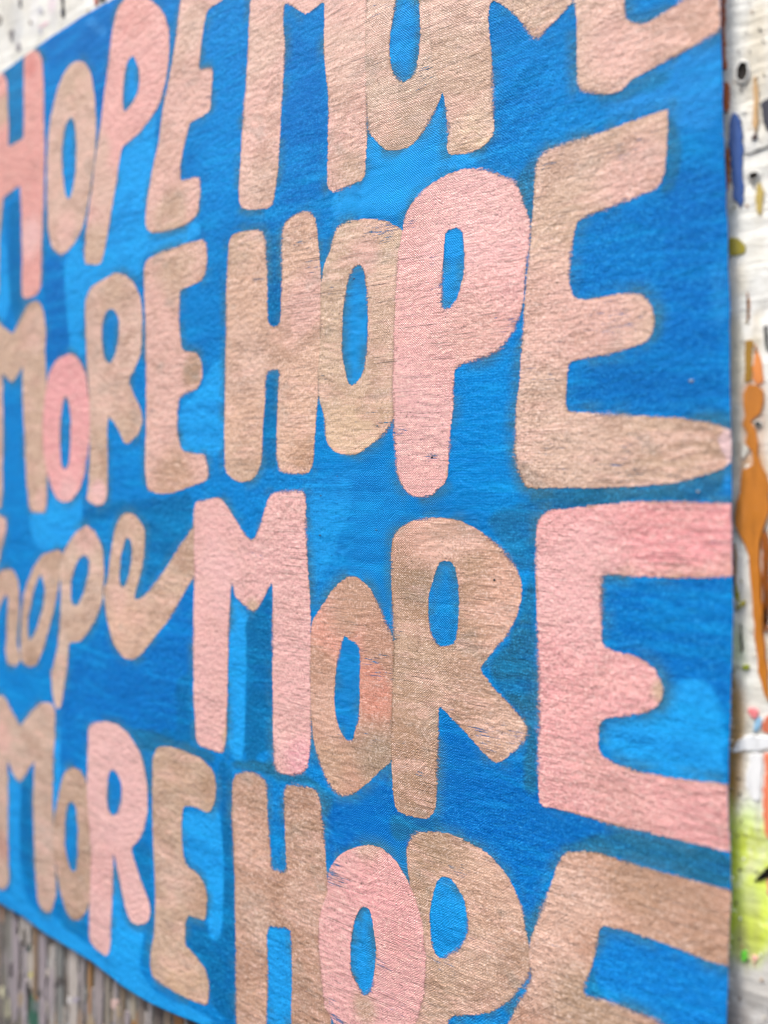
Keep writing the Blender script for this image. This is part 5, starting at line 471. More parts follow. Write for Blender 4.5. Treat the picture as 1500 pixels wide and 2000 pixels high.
SOFT_STAINS = [
 ((170,125,40),0.95,5,[(110.5,-48.5),(114.3,-50.5),(116.4,-60.2),(115.4,-65.4),(114.3,-73.2),(114.1,-80.8),(112.0,-91.5),(105.7,-93.2),(105.7,-49.2)]),
 ((200,225,150),0.6,8,[(108.2,-36.0),(116.6,-38.8),(118.1,-51.1),(117.5,-57.5),(110.5,-48.5)]),
 ((218,236,70),1.0,10,[(107.0,-83.8),(123.1,-83.5),(123.1,-111.8),(116.4,-117.9),(107.0,-122.5)]),
 ((205,232,175),0.5,7,[(112.9,-81.1),(119.8,-79.4),(119.8,-85.6),(112.9,-88.7)]),
 ((215,232,160),0.45,7,[(112.9,-103.3),(119.8,-101.2),(119.8,-104.9),(111.7,-107.4)]),
 ((222,200,160),0.4,8,[(117.5,115.0),(119.1,114.4),(119.1,94.5),(116.4,96.6)]),
 ((190,190,170),0.6,3,[(118.4,-26.2),(120.9,-26.0),(120.9,-47.0),(119.3,-47.2)]),
 ((120,150,160),0.5,4,[(110.5,66.3),(112.9,65.9),(112.9,58.3),(110.5,58.7)]),
 ((196,150,84),0.55,4,[(112.4,2.5),(115.2,3.8),(119.8,5.0),(119.8,-18.6),(112.4,-17.8)]),
 ((205,190,150),0.6,6,[(111.7,38.1),(114.3,35.3),(114.1,2.5),(111.7,2.5)]),
 ((215,205,180),0.6,6,[(115.9,115.5),(119.8,114.2),(119.8,99.3),(117.9,77.4),(115.9,95.4)]),
 ((190,180,150),0.5,5,[(116.4,62.7),(119.8,62.1),(119.8,49.6),(116.4,52.7)]),
 ((185,160,90),0.5,4,[(117.3,70.0),(119.3,70.8),(119.3,60.9),(117.7,61.2)]),
 ((176,170,158),0.26,3,[(118.1,96.4),(119.2,96.6),(119.0,87.6),(118.4,86.9)]),
 ((206,180,120),0.27,3,[(112.5,50.7),(114.5,50.9),(114.1,44.1),(113.1,43.5)]),
 ((160,150,130),0.58,3,[(114.1,-112.5),(115.4,-111.6),(115.1,-122.6),(114.5,-123.8)]),
 ((176,170,158),0.43,3,[(111.6,-115.6),(112.8,-114.6),(112.6,-123.1),(111.9,-124.1)]),
 ((176,170,158),0.57,3,[(116.0,38.6),(117.6,39.0),(117.3,32.8),(116.5,32.3)]),
 ((200,186,150),0.35,3,[(116.3,-49.2),(117.9,-48.5),(117.6,-53.5),(116.8,-54.1)]),
 ((176,170,158),0.52,3,[(118.5,18.5),(119.8,18.9),(119.6,8.6),(118.9,7.6)]),
 ((176,170,158),0.36,3,[(114.7,-103.1),(116.0,-102.2),(115.7,-110.3),(115.1,-111.3)]),
 ((160,150,130),0.44,3,[(116.8,-106.4),(117.6,-105.6),(117.4,-115.5),(117.0,-116.5)]),
 ((176,170,158),0.59,3,[(117.3,-83.9),(118.2,-83.2),(118.0,-90.5),(117.6,-91.3)]),
 ((176,170,158),0.58,3,[(117.5,-76.6),(118.2,-75.9),(118.1,-82.6),(117.7,-83.4)]),
 ((206,180,120),0.5,3,[(116.6,37.9),(118.3,38.2),(118.0,30.6),(117.1,30.0)]),
 ((206,180,120),0.27,3,[(118.4,0.9),(119.8,1.4),(119.5,-7.3),(118.8,-8.2)]),
 ((176,170,158),0.44,3,[(118.3,41.2),(119.7,41.5),(119.4,38.2),(118.7,38.0)]),
 ((160,150,130),0.48,3,[(113.2,-111.2),(114.2,-110.3),(114.0,-119.3),(113.5,-120.4)]),
 ((206,180,120),0.33,3,[(115.4,-92.9),(116.7,-92.0),(116.5,-97.9),(115.8,-98.7)]),
 ((200,205,212),0.5,4,[(-213.0,229.2),(-204.1,226.1),(-201.5,208.0),(-208.5,205.3),(-213.9,219.5)]),
 ((214,214,220),0.5,4,[(-195.4,223.1),(-190.3,221.3),(-191.2,207.2),(-195.4,206.1)]),
 ((196,128,58),0.6,3,[(113.4,22.8),(119.8,22.3),(119.8,-17.4),(112.9,-17.7),(112.2,-7.6),(113.6,2.5)]),
 ((206,150,90),0.5,4,[(116.4,-17.6),(119.8,-17.4),(120.9,-52.0),(117.9,-51.2),(116.4,-35.1)]),
 ((238,190,205),0.6,4,[(-179.6,217.6),(-175.5,216.2),(-176.3,211.3),(-178.8,213.1)]),
 ((205,205,215),0.4,4,[(-178.8,219.7),(-175.5,218.6),(-174.7,201.8),(-177.9,202.9)]),
]
NAIL_HOLES = [(114.1,98.2,1.1,2.0),(116.6,72.1,0.9,0.8),(117.6,11.5,0.6,0.6)]
FLECKS = [(-15.4,-8.3,1.0,(20,30,40)),(-15.6,-21.6,1.2,(20,30,40)),(-1.4,62.7,1.3,(20,35,50)),(103.0,22.5,1.7,(110,135,165)),(48.7,-31.5,1.3,(20,20,30)),(7.1,-18.9,1.0,(20,60,110)),(104.6,-5.1,1.2,(150,160,165)),(28.0,4.2,1.4,(30,30,40)),(-8.4,-1.7,0.9,(20,70,130))]
# ------------------------------------------------------------------ helpers
MM = 0.001
ALB = 0.80
def lin(c):
    o = []
    for v in c:
        v /= 255.0
        o.append((v/12.92 if v <= 0.04045 else ((v+0.055)/1.055)**2.4)*ALB)
    return tuple(o)

def mesh_from(name, verts, faces, smooth=True):
    """verts (n,3) in metres, faces (m,4) or (m,3) int arrays"""
    verts = np.asarray(verts, np.float32); faces = np.asarray(faces, np.int32)
    me = bpy.data.meshes.new(name)
    k = faces.shape[1]
    me.vertices.add(len(verts)); me.vertices.foreach_set('co', verts.ravel())
    me.loops.add(faces.size); me.loops.foreach_set('vertex_index', faces.ravel())
    me.polygons.add(len(faces))
    me.polygons.foreach_set('loop_start', np.arange(0, faces.size, k, dtype=np.int32))
    me.update(calc_edges=True)
    me.polygons.foreach_set('use_smooth', np.full(len(faces), smooth))
    return me
def attr_f(me, name, vals):
    a = me.attributes.new(name, 'FLOAT', 'POINT'); a.data.foreach_set('value', np.asarray(vals, np.float32))
def attr_c(me, name, rgb):
    a = me.attributes.new(name, 'FLOAT_COLOR', 'POINT')
    q = np.ones((len(rgb), 4), np.float32); q[:, :3] = rgb
    a.data.foreach_set('color', q.ravel())
def link(name, me, mat, parent=None, loc=(0, 0, 0), label=None):
    o = bpy.data.objects.new(name, me); COL.objects.link(o)
    o.location = loc
    if parent is not None: o.parent = parent
    for m in (mat if isinstance(mat, (list, tuple)) else [mat]): me.materials.append(m)
    if label: o['label'] = label
    return o

def soften(pts, r1, r2):
    """round the corners of a closed outline a little, as a brush does"""
    P = np.array(pts, float)
    for r in (r1, r2):
        nx = np.roll(P, -1, 0); d = nx - P; L = np.hypot(d[:, 0], d[:, 1]) + 1e-9
        t = (np.minimum(0.25*L, r)/L)[:, None]
        Q = np.empty((2*len(P), 2)); Q[0::2] = P + d*t; Q[1::2] = nx - d*t
        P = Q
    return P
def sdf(polys, X, Y):
    """signed distance (mm), positive inside; X, Y flat arrays"""
    D = np.full(X.shape, 1e9); inside = np.zeros(X.shape, bool)
    for P in polys:
        A = P; B = np.roll(P, -1, 0)
        for (ax, ay), (bx, by) in zip(A, B):
            dx, dy = bx-ax, by-ay
            L2 = dx*dx + dy*dy + 1e-12
            px, py = X-ax, Y-ay
            t = np.clip((px*dx + py*dy)/L2, 0, 1)
            q = (px-t*dx)**2 + (py-t*dy)**2
            np.minimum(D, q, out=D)
            if ay != by:
                c = (ay > Y) != (by > Y)
                inside ^= c & (px < (Y-ay)*dx/dy)
    D = np.sqrt(D)
    return np.where(inside, D, -D)
rng = np.random.default_rng(7)
class Field:
    """smooth random field over the canvas, wavelength wl mm"""
    def __init__(s, wlx, wly=None):
        s.wx = wlx; s.wy = wly or wlx
        s.g = rng.standard_normal((int(900/s.wx)+8, int(900/s.wy)+8))
    def __call__(s, X, Y):
        x = (X+450)/s.wx; y = (Y+450)/s.wy
        i = np.clip(x.astype(int), 0, s.g.shape[0]-2); j = np.clip(y.astype(int), 0, s.g.shape[1]-2)
        u = x-i; v = y-j
        u = u*u*u*(u*(u*6-15)+10); v = v*v*v*(v*(v*6-15)+10)
        g = s.g
        return (g[i, j]*(1-u)+g[i+1, j]*u)*(1-v) + (g[i, j+1]*(1-u)+g[i+1, j+1]*u)*v
def sstep(a, b, x):
    t = np.clip((x-a)/(b-a), 0, 1); return t*t*(3-2*t)

# node helper
class NT:
    def __init__(s, name):
        s.m = bpy.data.materials.new(name); s.m.use_nodes = True
        s.t = s.m.node_tree; s.t.nodes.clear()
        s.out = s.t.nodes.new('ShaderNodeOutputMaterial')
    def n(s, typ, **kw):
        n = s.t.nodes.new(typ)
        for k, v in kw.items(): setattr(n, k, v)
        return n
    def put(s, sock, v):
        if isinstance(v, bpy.types.NodeSocket): s.t.links.new(v, sock)
        elif isinstance(v, (tuple, list)) and sock.type == 'RGBA' and len(v) == 3: sock.default_value = (*v, 1)
        else: sock.default_value = v
    def math(s, op, a, b=0.0, c=None, clamp=False):
        n = s.n('ShaderNodeMath', operation=op, use_clamp=clamp)
        s.put(n.inputs[0], a); s.put(n.inputs[1], b)
        if c is not None: s.put(n.inputs[2], c)
        return n.outputs[0]
    def ramp(s, v, a, b, lo=0.0, hi=1.0):
        n = s.n('ShaderNodeMapRange', interpolation_type='SMOOTHSTEP')
        s.put(n.inputs['Value'], v); s.put(n.inputs['From Min'], a); s.put(n.inputs['From Max'], b)
        s.put(n.inputs['To Min'], lo); s.put(n.inputs['To Max'], hi)
        return n.outputs['Result']
    def mix(s, f, a, b, mode='MIX'):
        n = s.n('ShaderNodeMix', data_type='RGBA', blend_type=mode)
        s.put(n.inputs[0], f); s.put(n.inputs[6], a); s.put(n.inputs[7], b)
        return n.outputs[2]
    def attr(s, name, what='Fac'):
        n = s.n('ShaderNodeAttribute', attribute_name=name); return n.outputs[what]
    def mm(s):
        """object coordinates in millimetres"""
        tc = s.n('ShaderNodeTexCoord'); v = s.n('ShaderNodeVectorMath', operation='SCALE')
        s.t.links.new(tc.outputs['Object'], v.inputs[0]); v.inputs['Scale'].default_value = 1000.0
        return v.outputs[0]
    def noise(s, co, scale=(1, 1, 1), off=(0, 0, 0), rot=0.0, detail=2.0, rough=0.5, dist=0.0):
        mp = s.n('ShaderNodeMapping'); s.t.links.new(co, mp.inputs['Vector'])
        mp.inputs['Scale'].default_value = scale; mp.inputs['Location'].default_value = off
        mp.inputs['Rotation'].default_value = (0, rot, 0)
        n = s.n('ShaderNodeTexNoise'); s.t.links.new(mp.outputs[0], n.inputs['Vector'])
        n.inputs['Scale'].default_value = 1.0; n.inputs['Detail'].default_value = detail
        n.inputs['Roughness'].default_value = rough; n.inputs['Distortion'].default_value = dist
        return n.outputs['Fac']
    def weave(s, co, pitch=0.80):
        """height of a plain weave, threads wandering a little"""
        sx = s.n('ShaderNodeSeparateXYZ'); s.t.links.new(co, sx.inputs[0])
        w1 = s.noise(co, (.25, .25, .25), detail=2); w2 = s.noise(co, (.25, .25, .25), (31, 7, 3), detail=2)
        k = 2*math.pi/pitch
        a = s.math('SINE', s.math('MULTIPLY', s.math('MULTIPLY_ADD', w1, 1.6, sx.outputs['X']), k))
        b = s.math('SINE', s.math('MULTIPLY', s.math('MULTIPLY_ADD', w2, 1.6, sx.outputs['Z']), k))
        ab = s.math('MULTIPLY', a, b)
        return s.math('MULTIPLY_ADD', b, 0.25, ab)
    def bsdf(s, color, rough, normal=None, spec=0.35):
        n = s.n('ShaderNodeBsdfPrincipled')
        s.put(n.inputs['Base Color'], color); s.put(n.inputs['Roughness'], rough)
        n.inputs['Specular IOR Level'].default_value = spec
        if normal is not None: s.put(n.inputs['Normal'], normal)
        return n.outputs[0]
    def bump(s, h, strength, dist_mm, prev=None):
        n = s.n('ShaderNodeBump'); s.put(n.inputs['Height'], h)
        n.inputs['Strength'].default_value = strength; n.inputs['Distance'].default_value = dist_mm*MM
        if prev is not None: s.put(n.inputs['Normal'], prev)
        return n.outputs[0]
    def done(s, sh): s.t.links.new(sh, s.out.inputs['Surface']); return s.m

# ------------------------------------------------------------------ materials
def cloth_relief(T, co, k=1.0):
    wv = T.weave(co)
    grain = T.noise(co, (1.55, 1, 1.9), detail=3, rough=.7)
    lump = T.noise(co, (.42, 1, .54), (9, 2, 5), rot=.35, detail=2, rough=.5)
    ribs = T.noise(co, (.09, 1, 1.5), (19, 2, 25), rot=.03, detail=3, rough=.6)
    b = T.bump(lump, 1.0, .68)
    b = T.bump(ribs, .8, .07, b)
    b = T.bump(grain, 1.0, .27*k, b)
    return T.bump(wv, 1.0, .07*k, b), wv, grain

def mat_ground():
    T = NT('blue_canvas_paint'); co = T.mm()
    base = T.attr('pigment', 'Color')
    nrm, wv, grain = cloth_relief(T, co, 1.35)
    big = T.noise(co, (.05, 1, .07), detail=4, rough=.6, dist=.6)
    brush = T.noise(co, (.1, 1, 1.1), (3, 0, 8), detail=4, rough=.65)
    c = T.mix(T.ramp(big, .45, .75, 0, .3), base, lin((0, 100, 192)))
    c = T.mix(T.ramp(brush, .5, .75, 0, .16), c, lin((20, 175, 245)))
    c = T.mix(T.ramp(brush, .5, .25, 0, .25), c, lin((0, 92, 165)))
    for rt, of, cc, am in ((.35, 4, (20, 186, 255), .26), (-.25, 50, (0, 96, 176), .40), (1.45, 90, (10, 178, 250), .22)):
        sw = T.noise(co, (.022, 1, .22), (of, 0, of*.7), rot=rt, detail=4, rough=.62, dist=.35)
        c = T.mix(T.ramp(sw, .52, .66, 0, am), c, lin(cc))
    # dirty teal wash along the letters where the brush skirted them
    halo = T.attr('halo'); hn = T.noise(co, (.06, 1, .06), (40, 1, 9), detail=3, rough=.6)
    hs = T.noise(co, (.15, 1, .9), (14, 1, 3), detail=3, rough=.65)
    f = T.math('MULTIPLY', T.math('MULTIPLY', halo, T.ramp(hn, .43, .60, .04, 1)), T.ramp(hs, .3, .6, .45, 1))
    c = T.mix(f, c, lin((66, 118, 138)))
    # colour goes lighter on the thread crests and darker in the pits of the cloth
    c = T.mix(T.ramp(wv, .1, 1.1, 0, .36), c, lin((40, 180, 255)))
    c = T.mix(T.ramp(wv, -.2, -1.1, 0, .42), c, lin((0, 74, 152)))
    spk = T.noise(co, (1.6, 1, 2.4), (5, 3, 1), detail=2, rough=.7)
    rare = T.noise(co, (.04, 1, .06), (15, 3, 1), detail=2)
    c = T.mix(T.math('MULTIPLY', T.ramp(spk, .66, .74, 0, .5), T.ramp(rare, .5, .7)), c, lin((130, 165, 195)))
    c = T.mix(T.ramp(spk, .44, .30, 0, .6), c, lin((0, 72, 140)))
    c = T.mix(T.ramp(spk, .53, .68, 0, .5), c, lin((60, 190, 255)))
    return T.done(T.bsdf(c, .6, nrm, .07))

def mat_letter():
    T = NT('brushed_letter_paint'); co = T.mm()
    clean = T.attr('clean'); tint = T.attr('tint', 'Color'); d = T.attr('d'); wear = T.attr('wear')
    nrm, wv, grain = cloth_relief(T, co)
    streak = T.noise(co, (.13, 1, 2.6), (1, 0, 2), rot=.03, detail=4, rough=.8)
    hair = T.noise(co, (.06, 1, 3.4), (11, 0, 4), rot=.05, detail=2, rough=.6, dist=.3)
    speck = T.noise(co, (1.35, 1, 1.8), (21, 0, 7), detail=2, rough=.7)
    patch = T.noise(co, (.07, 1, .075), (2, 0, 33), detail=3, rough=.6, dist=.5)
    patch2 = T.noise(co, (.05, 1, .16), (52, 0, 13), detail=4, rough=.65)
    c = T.mix(T.math('MULTIPLY', T.ramp(patch, .45, .64, 0, .7), T.math('SUBTRACT', 1, clean)), tint, T.mix(.65, tint, lin((168, 126, 98))))
    c = T.mix(T.math('MULTIPLY', T.ramp(patch2, .47, .66, 0, .68), T.math('SUBTRACT', 1, clean)), c, T.mix(.7, c, lin((248, 196, 178))))
    c = T.mix(T.ramp(streak, .5, .70, 0, .6), c, T.mix(.5, c, lin((255, 236, 222))))
    c = T.mix(T.ramp(streak, .5, .3, 0, .55), c, T.mix(.5, c, lin((128, 104, 90))))
    c = T.mix(T.ramp(wv, .2, 1.2, 0, .18), c, lin((252, 226, 208)))
    ghost = T.noise(co, (.055, 1, .08), (35, 0, 71), detail=4, rough=.65)
    c = T.mix(T.math('MULTIPLY', T.ramp(ghost, .55, .70, 0, .36), T.math('SUBTRACT', 1, clean)), c, lin((150, 146, 134)))
    # thin first coat at the rim shows ochre brown
    rimn = T.noise(co, (.12, 1, .12), (7, 0, 3), detail=3)
    rim = T.math('MULTIPLY', T.ramp(d, .85, .1), T.ramp(rimn, .48, .66, 0, .65))
    c = T.mix(rim, c, lin((150, 118, 80)))
    # hairline gaps left by the brush, and unfilled pits of the cloth
    place = T.noise(co, (.05, 1, .09), (77, 0, 1), detail=3)
    c = T.mix(T.math('MULTIPLY', T.ramp(hair, .585, .66, 0, .72), T.ramp(place, .42, .58, .35, 1)), c, lin((92, 74, 66)))
    c = T.mix(T.math('MULTIPLY', T.ramp(speck, .42, .31, 0, .7), T.ramp(place, .65, .4, .5, 1)), c, lin((92, 80, 76)))
    c = T.mix(T.ramp(speck, .52, .66, 0, .45), c, lin((255, 232, 218)))
    # coverage
    # some strokes stop crisply, others drag out dry and let the blue through
    dry = T.noise(co, (.045, 1, .06), (61, 0, 17), detail=3, rough=.6)
    wid = T.ramp(dry, .45, .66, .10, 2.0)
    e = T.math('ADD', d, T.math('MULTIPLY', T.math('SUBTRACT', streak, .5), T.math('MULTIPLY_ADD', wid, 1.3, 1.0)))
    e = T.math('ADD', e, T.math('MULTIPLY', T.math('SUBTRACT', speck, .5), T.math('MULTIPLY_ADD', wid, 1.0, 1.2)))
    e = T.math('ADD', e, T.math('MULTIPLY', T.math('SUBTRACT', rimn, .5), .5))
    a = T.ramp(e, T.math('MULTIPLY', wid, -.36), T.math('MULTIPLY', wid, .64))
    wn = T.noise(co, (.16, 1, 1.9), (91, 0, 44), rot=.05, detail=4, rough=.75)
    thr = T.math('SUBTRACT', .67, T.math('MULTIPLY', wear, .26))
    worn = T.ramp(T.math('SUBTRACT', wn, thr), 0.0, .07, 0, .72)
    a = T.math('MULTIPLY', a, T.math('SUBTRACT', 1.0, worn))
    tr = T.n('ShaderNodeBsdfTransparent')
    mx = T.n('ShaderNodeMixShader'); T.put(mx.inputs[0], a)
    T.t.links.new(tr.outputs[0], mx.inputs[1]); T.t.links.new(T.bsdf(c, .5, nrm, .3), mx.inputs[2])
    return T.done(mx.outputs[0])

def mat_wall():
    T = NT('old_white_wall_paint'); co = T.mm()
    base = T.attr('pigment', 'Color')
    grainv = T.noise(co, (.35, 1, .03), detail=4, rough=.65)
    fine = T.noise(co, (.5, 1, .8), (3, 0, 0), detail=4, rough=.65)
    blot = T.noise(co, (.03, 1, .035), (8, 0, 2), detail=4, rough=.6)
    c = T.mix(T.ramp(blot, .46, .68, 0, .55), base, T.mix(.5, base, lin((190, 180, 150))))
    b2 = T.noise(co, (.12, 1, .06), (28, 0, 12), detail=5, rough=.65)
    c = T.mix(T.ramp(b2, .54, .66, 0, .5), c, T.mix(.5, c, lin((150, 148, 140))))
    c = T.mix(T.ramp(b2, .46, .34, 0, .6), c, T.mix(.6, c, lin((250, 250, 246))))
    c = T.mix(T.ramp(grainv, .55, .75, 0, .25), c, lin((176, 176, 170)))
    c = T.mix(T.ramp(fine, .66, .74, 0, .4), c, lin((130, 126, 118)))
    scr = T.noise(co, (.05, 1, 1.6), (8, 0, 1), rot=-.12, detail=2)
    c = T.mix(T.ramp(scr, .68, .74, 0, .5), c, lin((90, 88, 84)))
    ridge = T.noise(co, (.015, 1, .12), (4, 0, 6), detail=3)
    b = T.bump(ridge, .8, 2.0); b = T.bump(grainv, .5, .6, b); b = T.bump(fine, .6, .5, b)
    return T.done(T.bsdf(c, .5, b, .35))

_dm = {}
def mat_paint(col):
    if col in _dm: return _dm[col]
    T = NT('dried_paint'); co = T.mm()
    a = T.noise(co, (.5, 1, .12), detail=4, rough=.65)
    b = T.noise(co, (1.3, 1, 1.3), (4, 0, 4), detail=2, rough=.6)
    c0 = lin(col)
    c = T.mix(T.ramp(a, .5, .72, 0, .4), c0, tuple(min(.8, v*1.5+.03) for v in c0))
    c = T.mix(T.ramp(a, .5, .3, 0, .45), c, tuple(v*.6 for v in c0))
    c = T.mix(T.ramp(b, .64, .72, 0, .6), c, tuple(v*.4+.04 for v in c0))
    _dm[col] = T.done(T.bsdf(c, .38, T.bump(a, .5, .5), .4))
    return _dm[col]
def mat_plain(name, col, rough=.6):
    T = NT(name); co = T.mm(); a = T.noise(co, (.8, .8, .8), detail=3)
    c0 = lin(col)
    return T.done(T.bsdf(T.mix(a, tuple(v*.8 for v in c0), tuple(min(.85, v*1.15) for v in c0)), rough))

# ------------------------------------------------------------------ wall behind
WALL_Y = 4.4
wx = np.arange(-620, 421, 3.0); wx = np.concatenate([wx[wx < 100], np.arange(100, 135, .8), wx[wx >= 135]])
wz = np.arange(-520, 521, 2.5)
GX, GZ = np.meshgrid(wx, wz, indexing='ij'); gx, gz = GX.ravel(), GZ.ravel()
f30, f9, f4 = Field(30, 60), Field(9, 20), Field(2.5, 5)
white = np.array(lin((232, 231, 222))); grey = np.array(lin((146, 138, 134))); brown = np.array(lin((96, 86, 78)))
pw = np.tile(white, (len(gx), 1))
low = sstep(-104, -142, gz + 7*f30(gx, gz) + 3*f9(gx, gz))[:, None]
lowcol = grey + (brown-grey)*sstep(-.4, 1.0, f9(gx, gz*.1) + .6*f30(gx, gz) - .2 + sstep(-118, -140, gz))[:, None]
pw = pw + (lowcol-pw)*low*.95
for colr, al, fe, poly in SOFT_STAINS:
    s_ = sdf([soften(poly, 3, 2)], gx, gz)
    w_ = (al*sstep(-fe*.45, fe*.45, s_ + fe*.16*f9(gx, gz) + fe*.1*f4(gx, gz)))[:, None]
    pw = pw + (np.array(lin(colr))-pw)*w_
nx, nz = len(wx), len(wz)
idx = np.arange(nx*nz).reshape(nx, nz)
fq = np.stack([idx[:-1, :-1], idx[1:, :-1], idx[1:, 1:], idx[:-1, 1:]], -1).reshape(-1, 4)
front = np.stack([gx, np.full(gx.shape, WALL_Y) + .25*f30(gx, gz), gz], -1)
# back and rim of the board
rim_idx = np.concatenate([idx[:, 0], idx[-1, 1:], idx[-2::-1, -1], idx[0, -2:0:-1]])
back = front[rim_idx].copy(); back[:, 1] = WALL_Y + 22
nb = len(front); m_ = len(rim_idx)
side = np.stack([rim_idx, nb+np.arange(m_), nb+(np.arange(m_)+1) % m_, np.roll(rim_idx, -1)], -1)
wv_ = np.concatenate([front, back]); wf_ = np.concatenate([fq, side])
wme = mesh_from('painted_wall', wv_*MM, wf_)
attr_c(wme, 'pigment', np.concatenate([pw, pw[rim_idx]]))
wall = link('painted_wall', wme, mat_wall(), None, (0, 0, 1.4))
wall['label'] = 'old white wall splashed with coloured drips and specks, behind the blue canvas'
wall['category'] = 'wall'

def ragged(P, step=.5, amp=.12):
    """resample an outline and roughen it"""
    Q = np.vstack([P, P[:1]]); L = np.concatenate([[0], np.cumsum(np.hypot(*np.diff(Q, axis=0).T))])
    n = int(np.clip(L[-1]/step, 8, 60)); t = np.linspace(0, L[-1], n, endpoint=False)
    R = np.stack([np.interp(t, L, Q[:, 0]), np.interp(t, L, Q[:, 1])], -1)
    return R + rng.normal(0, min(amp, L[-1]/120), R.shape)
def drip_mesh(poly, h):
    """a low bead of dried paint: outline, shoulder and crest, flattened towards the wall"""
    P = ragged(soften(poly, .5, .25)); n = len(P)
    c = P.mean(0)
    nxt = np.roll(P, -1, 0); prv = np.roll(P, 1, 0)
    t = nxt-prv; L = np.hypot(t[:, 0], t[:, 1])+1e-9
    nn = np.stack([-t[:, 1], t[:, 0]], -1)/L[:, None]
    area = .5*np.sum(P[:, 0]*nxt[:, 1]-nxt[:, 0]*P[:, 1])
    if area < 0: nn = -nn
    w = min(.35, .12*math.sqrt(abs(area)))
    Q = P + nn*w
    V = [(x, WALL_Y+.45, z) for x, z in P] + [(x, WALL_Y-.3-h*.35, z) for x, z in Q]
    F3 = []
    F4 = [[i, (i+1) % n, n+(i+1) % n, n+i] for i in range(n)]
    return V, F4, list(range(n, 2*n)), area
for name, colr, h, lab, poly in DRIPS:
    V, F4, cap, area = drip_mesh(poly, h)
    me = bpy.data.meshes.new(name)
    faces = [tuple(f) for f in F4] + [tuple(cap)]
    if area < 0: faces = [f[::-1] for f in faces]
    me.from_pydata([(x*MM, y*MM, z*MM) for x, y, z in V], [], faces)
    link(name, me, mat_paint(colr), wall, label=lab)

hole_dark = mat_plain('dark_hole', (34, 28, 24), .9); hole_rim = mat_plain('chipped_white_paint', (226, 224, 216), .5)
for hx, hz, rw, rh in NAIL_HOLES:
    V = []; F = []; n = 16; rr = random.Random(int(hx*10))
    prof = [(1.55, .5), (1.3, -.62), (1.05, -.72), (.9, -.36), (0, -.34)]
    jit = [1+rr.uniform(-.1, .1) for _ in range(n)]
    for s_, y in prof[:-1]:
        for k in range(n):
            a = 2*math.pi*k/n
            V.append(((hx+rw*1.1*s_*jit[k]*math.cos(a))*MM, (WALL_Y+y)*MM, (hz+rh*1.1*s_*jit[k]*math.sin(a))*MM))
    for r_ in range(3):
        for k in range(n):
            F.append((r_*n+k, r_*n+(k+1) % n, (r_+1)*n+(k+1) % n, (r_+1)*n+k))
    F.append(tuple(range(3*n, 4*n)))
    me = bpy.data.meshes.new('nail_hole'); me.from_pydata(V, [], F)
    o = link('nail_hole', me, [hole_rim, hole_dark], wall)
    for p in me.polygons: p.material_index = 1 if p.index >= 2*n else 0; p.use_smooth = True

# ------------------------------------------------------------------ canvas sheet
et = np.array(EDGE_TOP); eb = np.array(EDGE_BOTTOM); er = np.array(EDGE_RIGHT)[::-1]
U0, U1, V0, V1 = -300.0, 111.5, -211.0, 197.0
nu, nv = 560, 660
su = np.linspace(0, 1, nu); us = U0 + (U1-U0)*(1-(1-su)**1.35*1.0)
us = U0 + (U1-U0)*(1-(1-su)**1.3)
vs = np.linspace(V0, V1, nv)
CU, CV = np.meshgrid(us, vs, indexing='ij'); cu, cv = CU.ravel().copy(), CV.ravel().copy()
# real cut edges wander a little
top_at = np.interp(cu, et[:, 0], et[:, 1]); bot_at = np.interp(cu, eb[:, 0], eb[:, 1])
right_at = np.interp(cv, er[:, 1], er[:, 0])
fe_ = Field(5, 5)
cv += (top_at - V1)*sstep(V1-40, V1, cv) + (bot_at - V0)*sstep(V0+40, V0, cv)
cu += (right_at - U1 + .12*fe_(cu*0+3, cv))*sstep(U1-20, U1, cu)
lump, lump2, broad, broad2 = Field(3.2, 2.6), Field(7, 6), Field(70, 60), Field(26, 34)
def relief(X, Y):
    """sheet height towards the viewer, mm"""
    h = .022*lump(X, Y) + .07*lump2(X, Y) + .55*broad(X, Y) + .16*broad2(X, Y)
    # a slack crease near the top right
    s_ = (X-53)*.55 + (Y-110)*-.83; t_ = (X-53)*.83 + (Y-110)*.55
    h += .25*np.exp(-(s_/2.6)**2)*np.exp(-(t_/16)**2) - .2*np.exp(-((s_-5)/3)**2)*np.exp(-(t_/16)**2)
    return h
crel = relief(cu, cv)

letters = []
halo = np.zeros(len(cu))
for ch, label, colr, layer, polys, patches, wears in LETTERS:
    PP = [soften(p, 1.0, .5) for p in polys]
    lo = PP[0].min(0)-5; hi = PP[0].max(0)+5
    m = np.nonzero((cu > lo[0]) & (cu < hi[0]) & (cv > lo[1]) & (cv < hi[1]))[0]
    if len(m) == 0: continue
    d = sdf(PP, cu[m], cv[m])
    halo[m] = np.maximum(halo[m], sstep(-5.2, 0, d)**1.3)
    full = np.full(len(cu), -9.0); full[m] = d
    letters.append((ch, label, colr, layer, patches, wears, full))

# pigments of the blue ground
fp, fp2 = Field(4, 4), Field(12, 12)
pg = np.tile(np.array(lin((0, 132, 212))), (len(cu), 1))
wob = .5*fp(cu, cv) + .6*fp2(cu, cv)
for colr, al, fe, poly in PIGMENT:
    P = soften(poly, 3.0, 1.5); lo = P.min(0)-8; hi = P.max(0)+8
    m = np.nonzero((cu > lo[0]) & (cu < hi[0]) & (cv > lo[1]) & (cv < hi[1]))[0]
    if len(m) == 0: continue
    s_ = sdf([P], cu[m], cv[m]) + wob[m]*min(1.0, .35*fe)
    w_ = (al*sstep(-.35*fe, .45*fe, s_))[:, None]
    pg[m] = pg[m] + (np.array(lin(colr))-pg[m])*w_

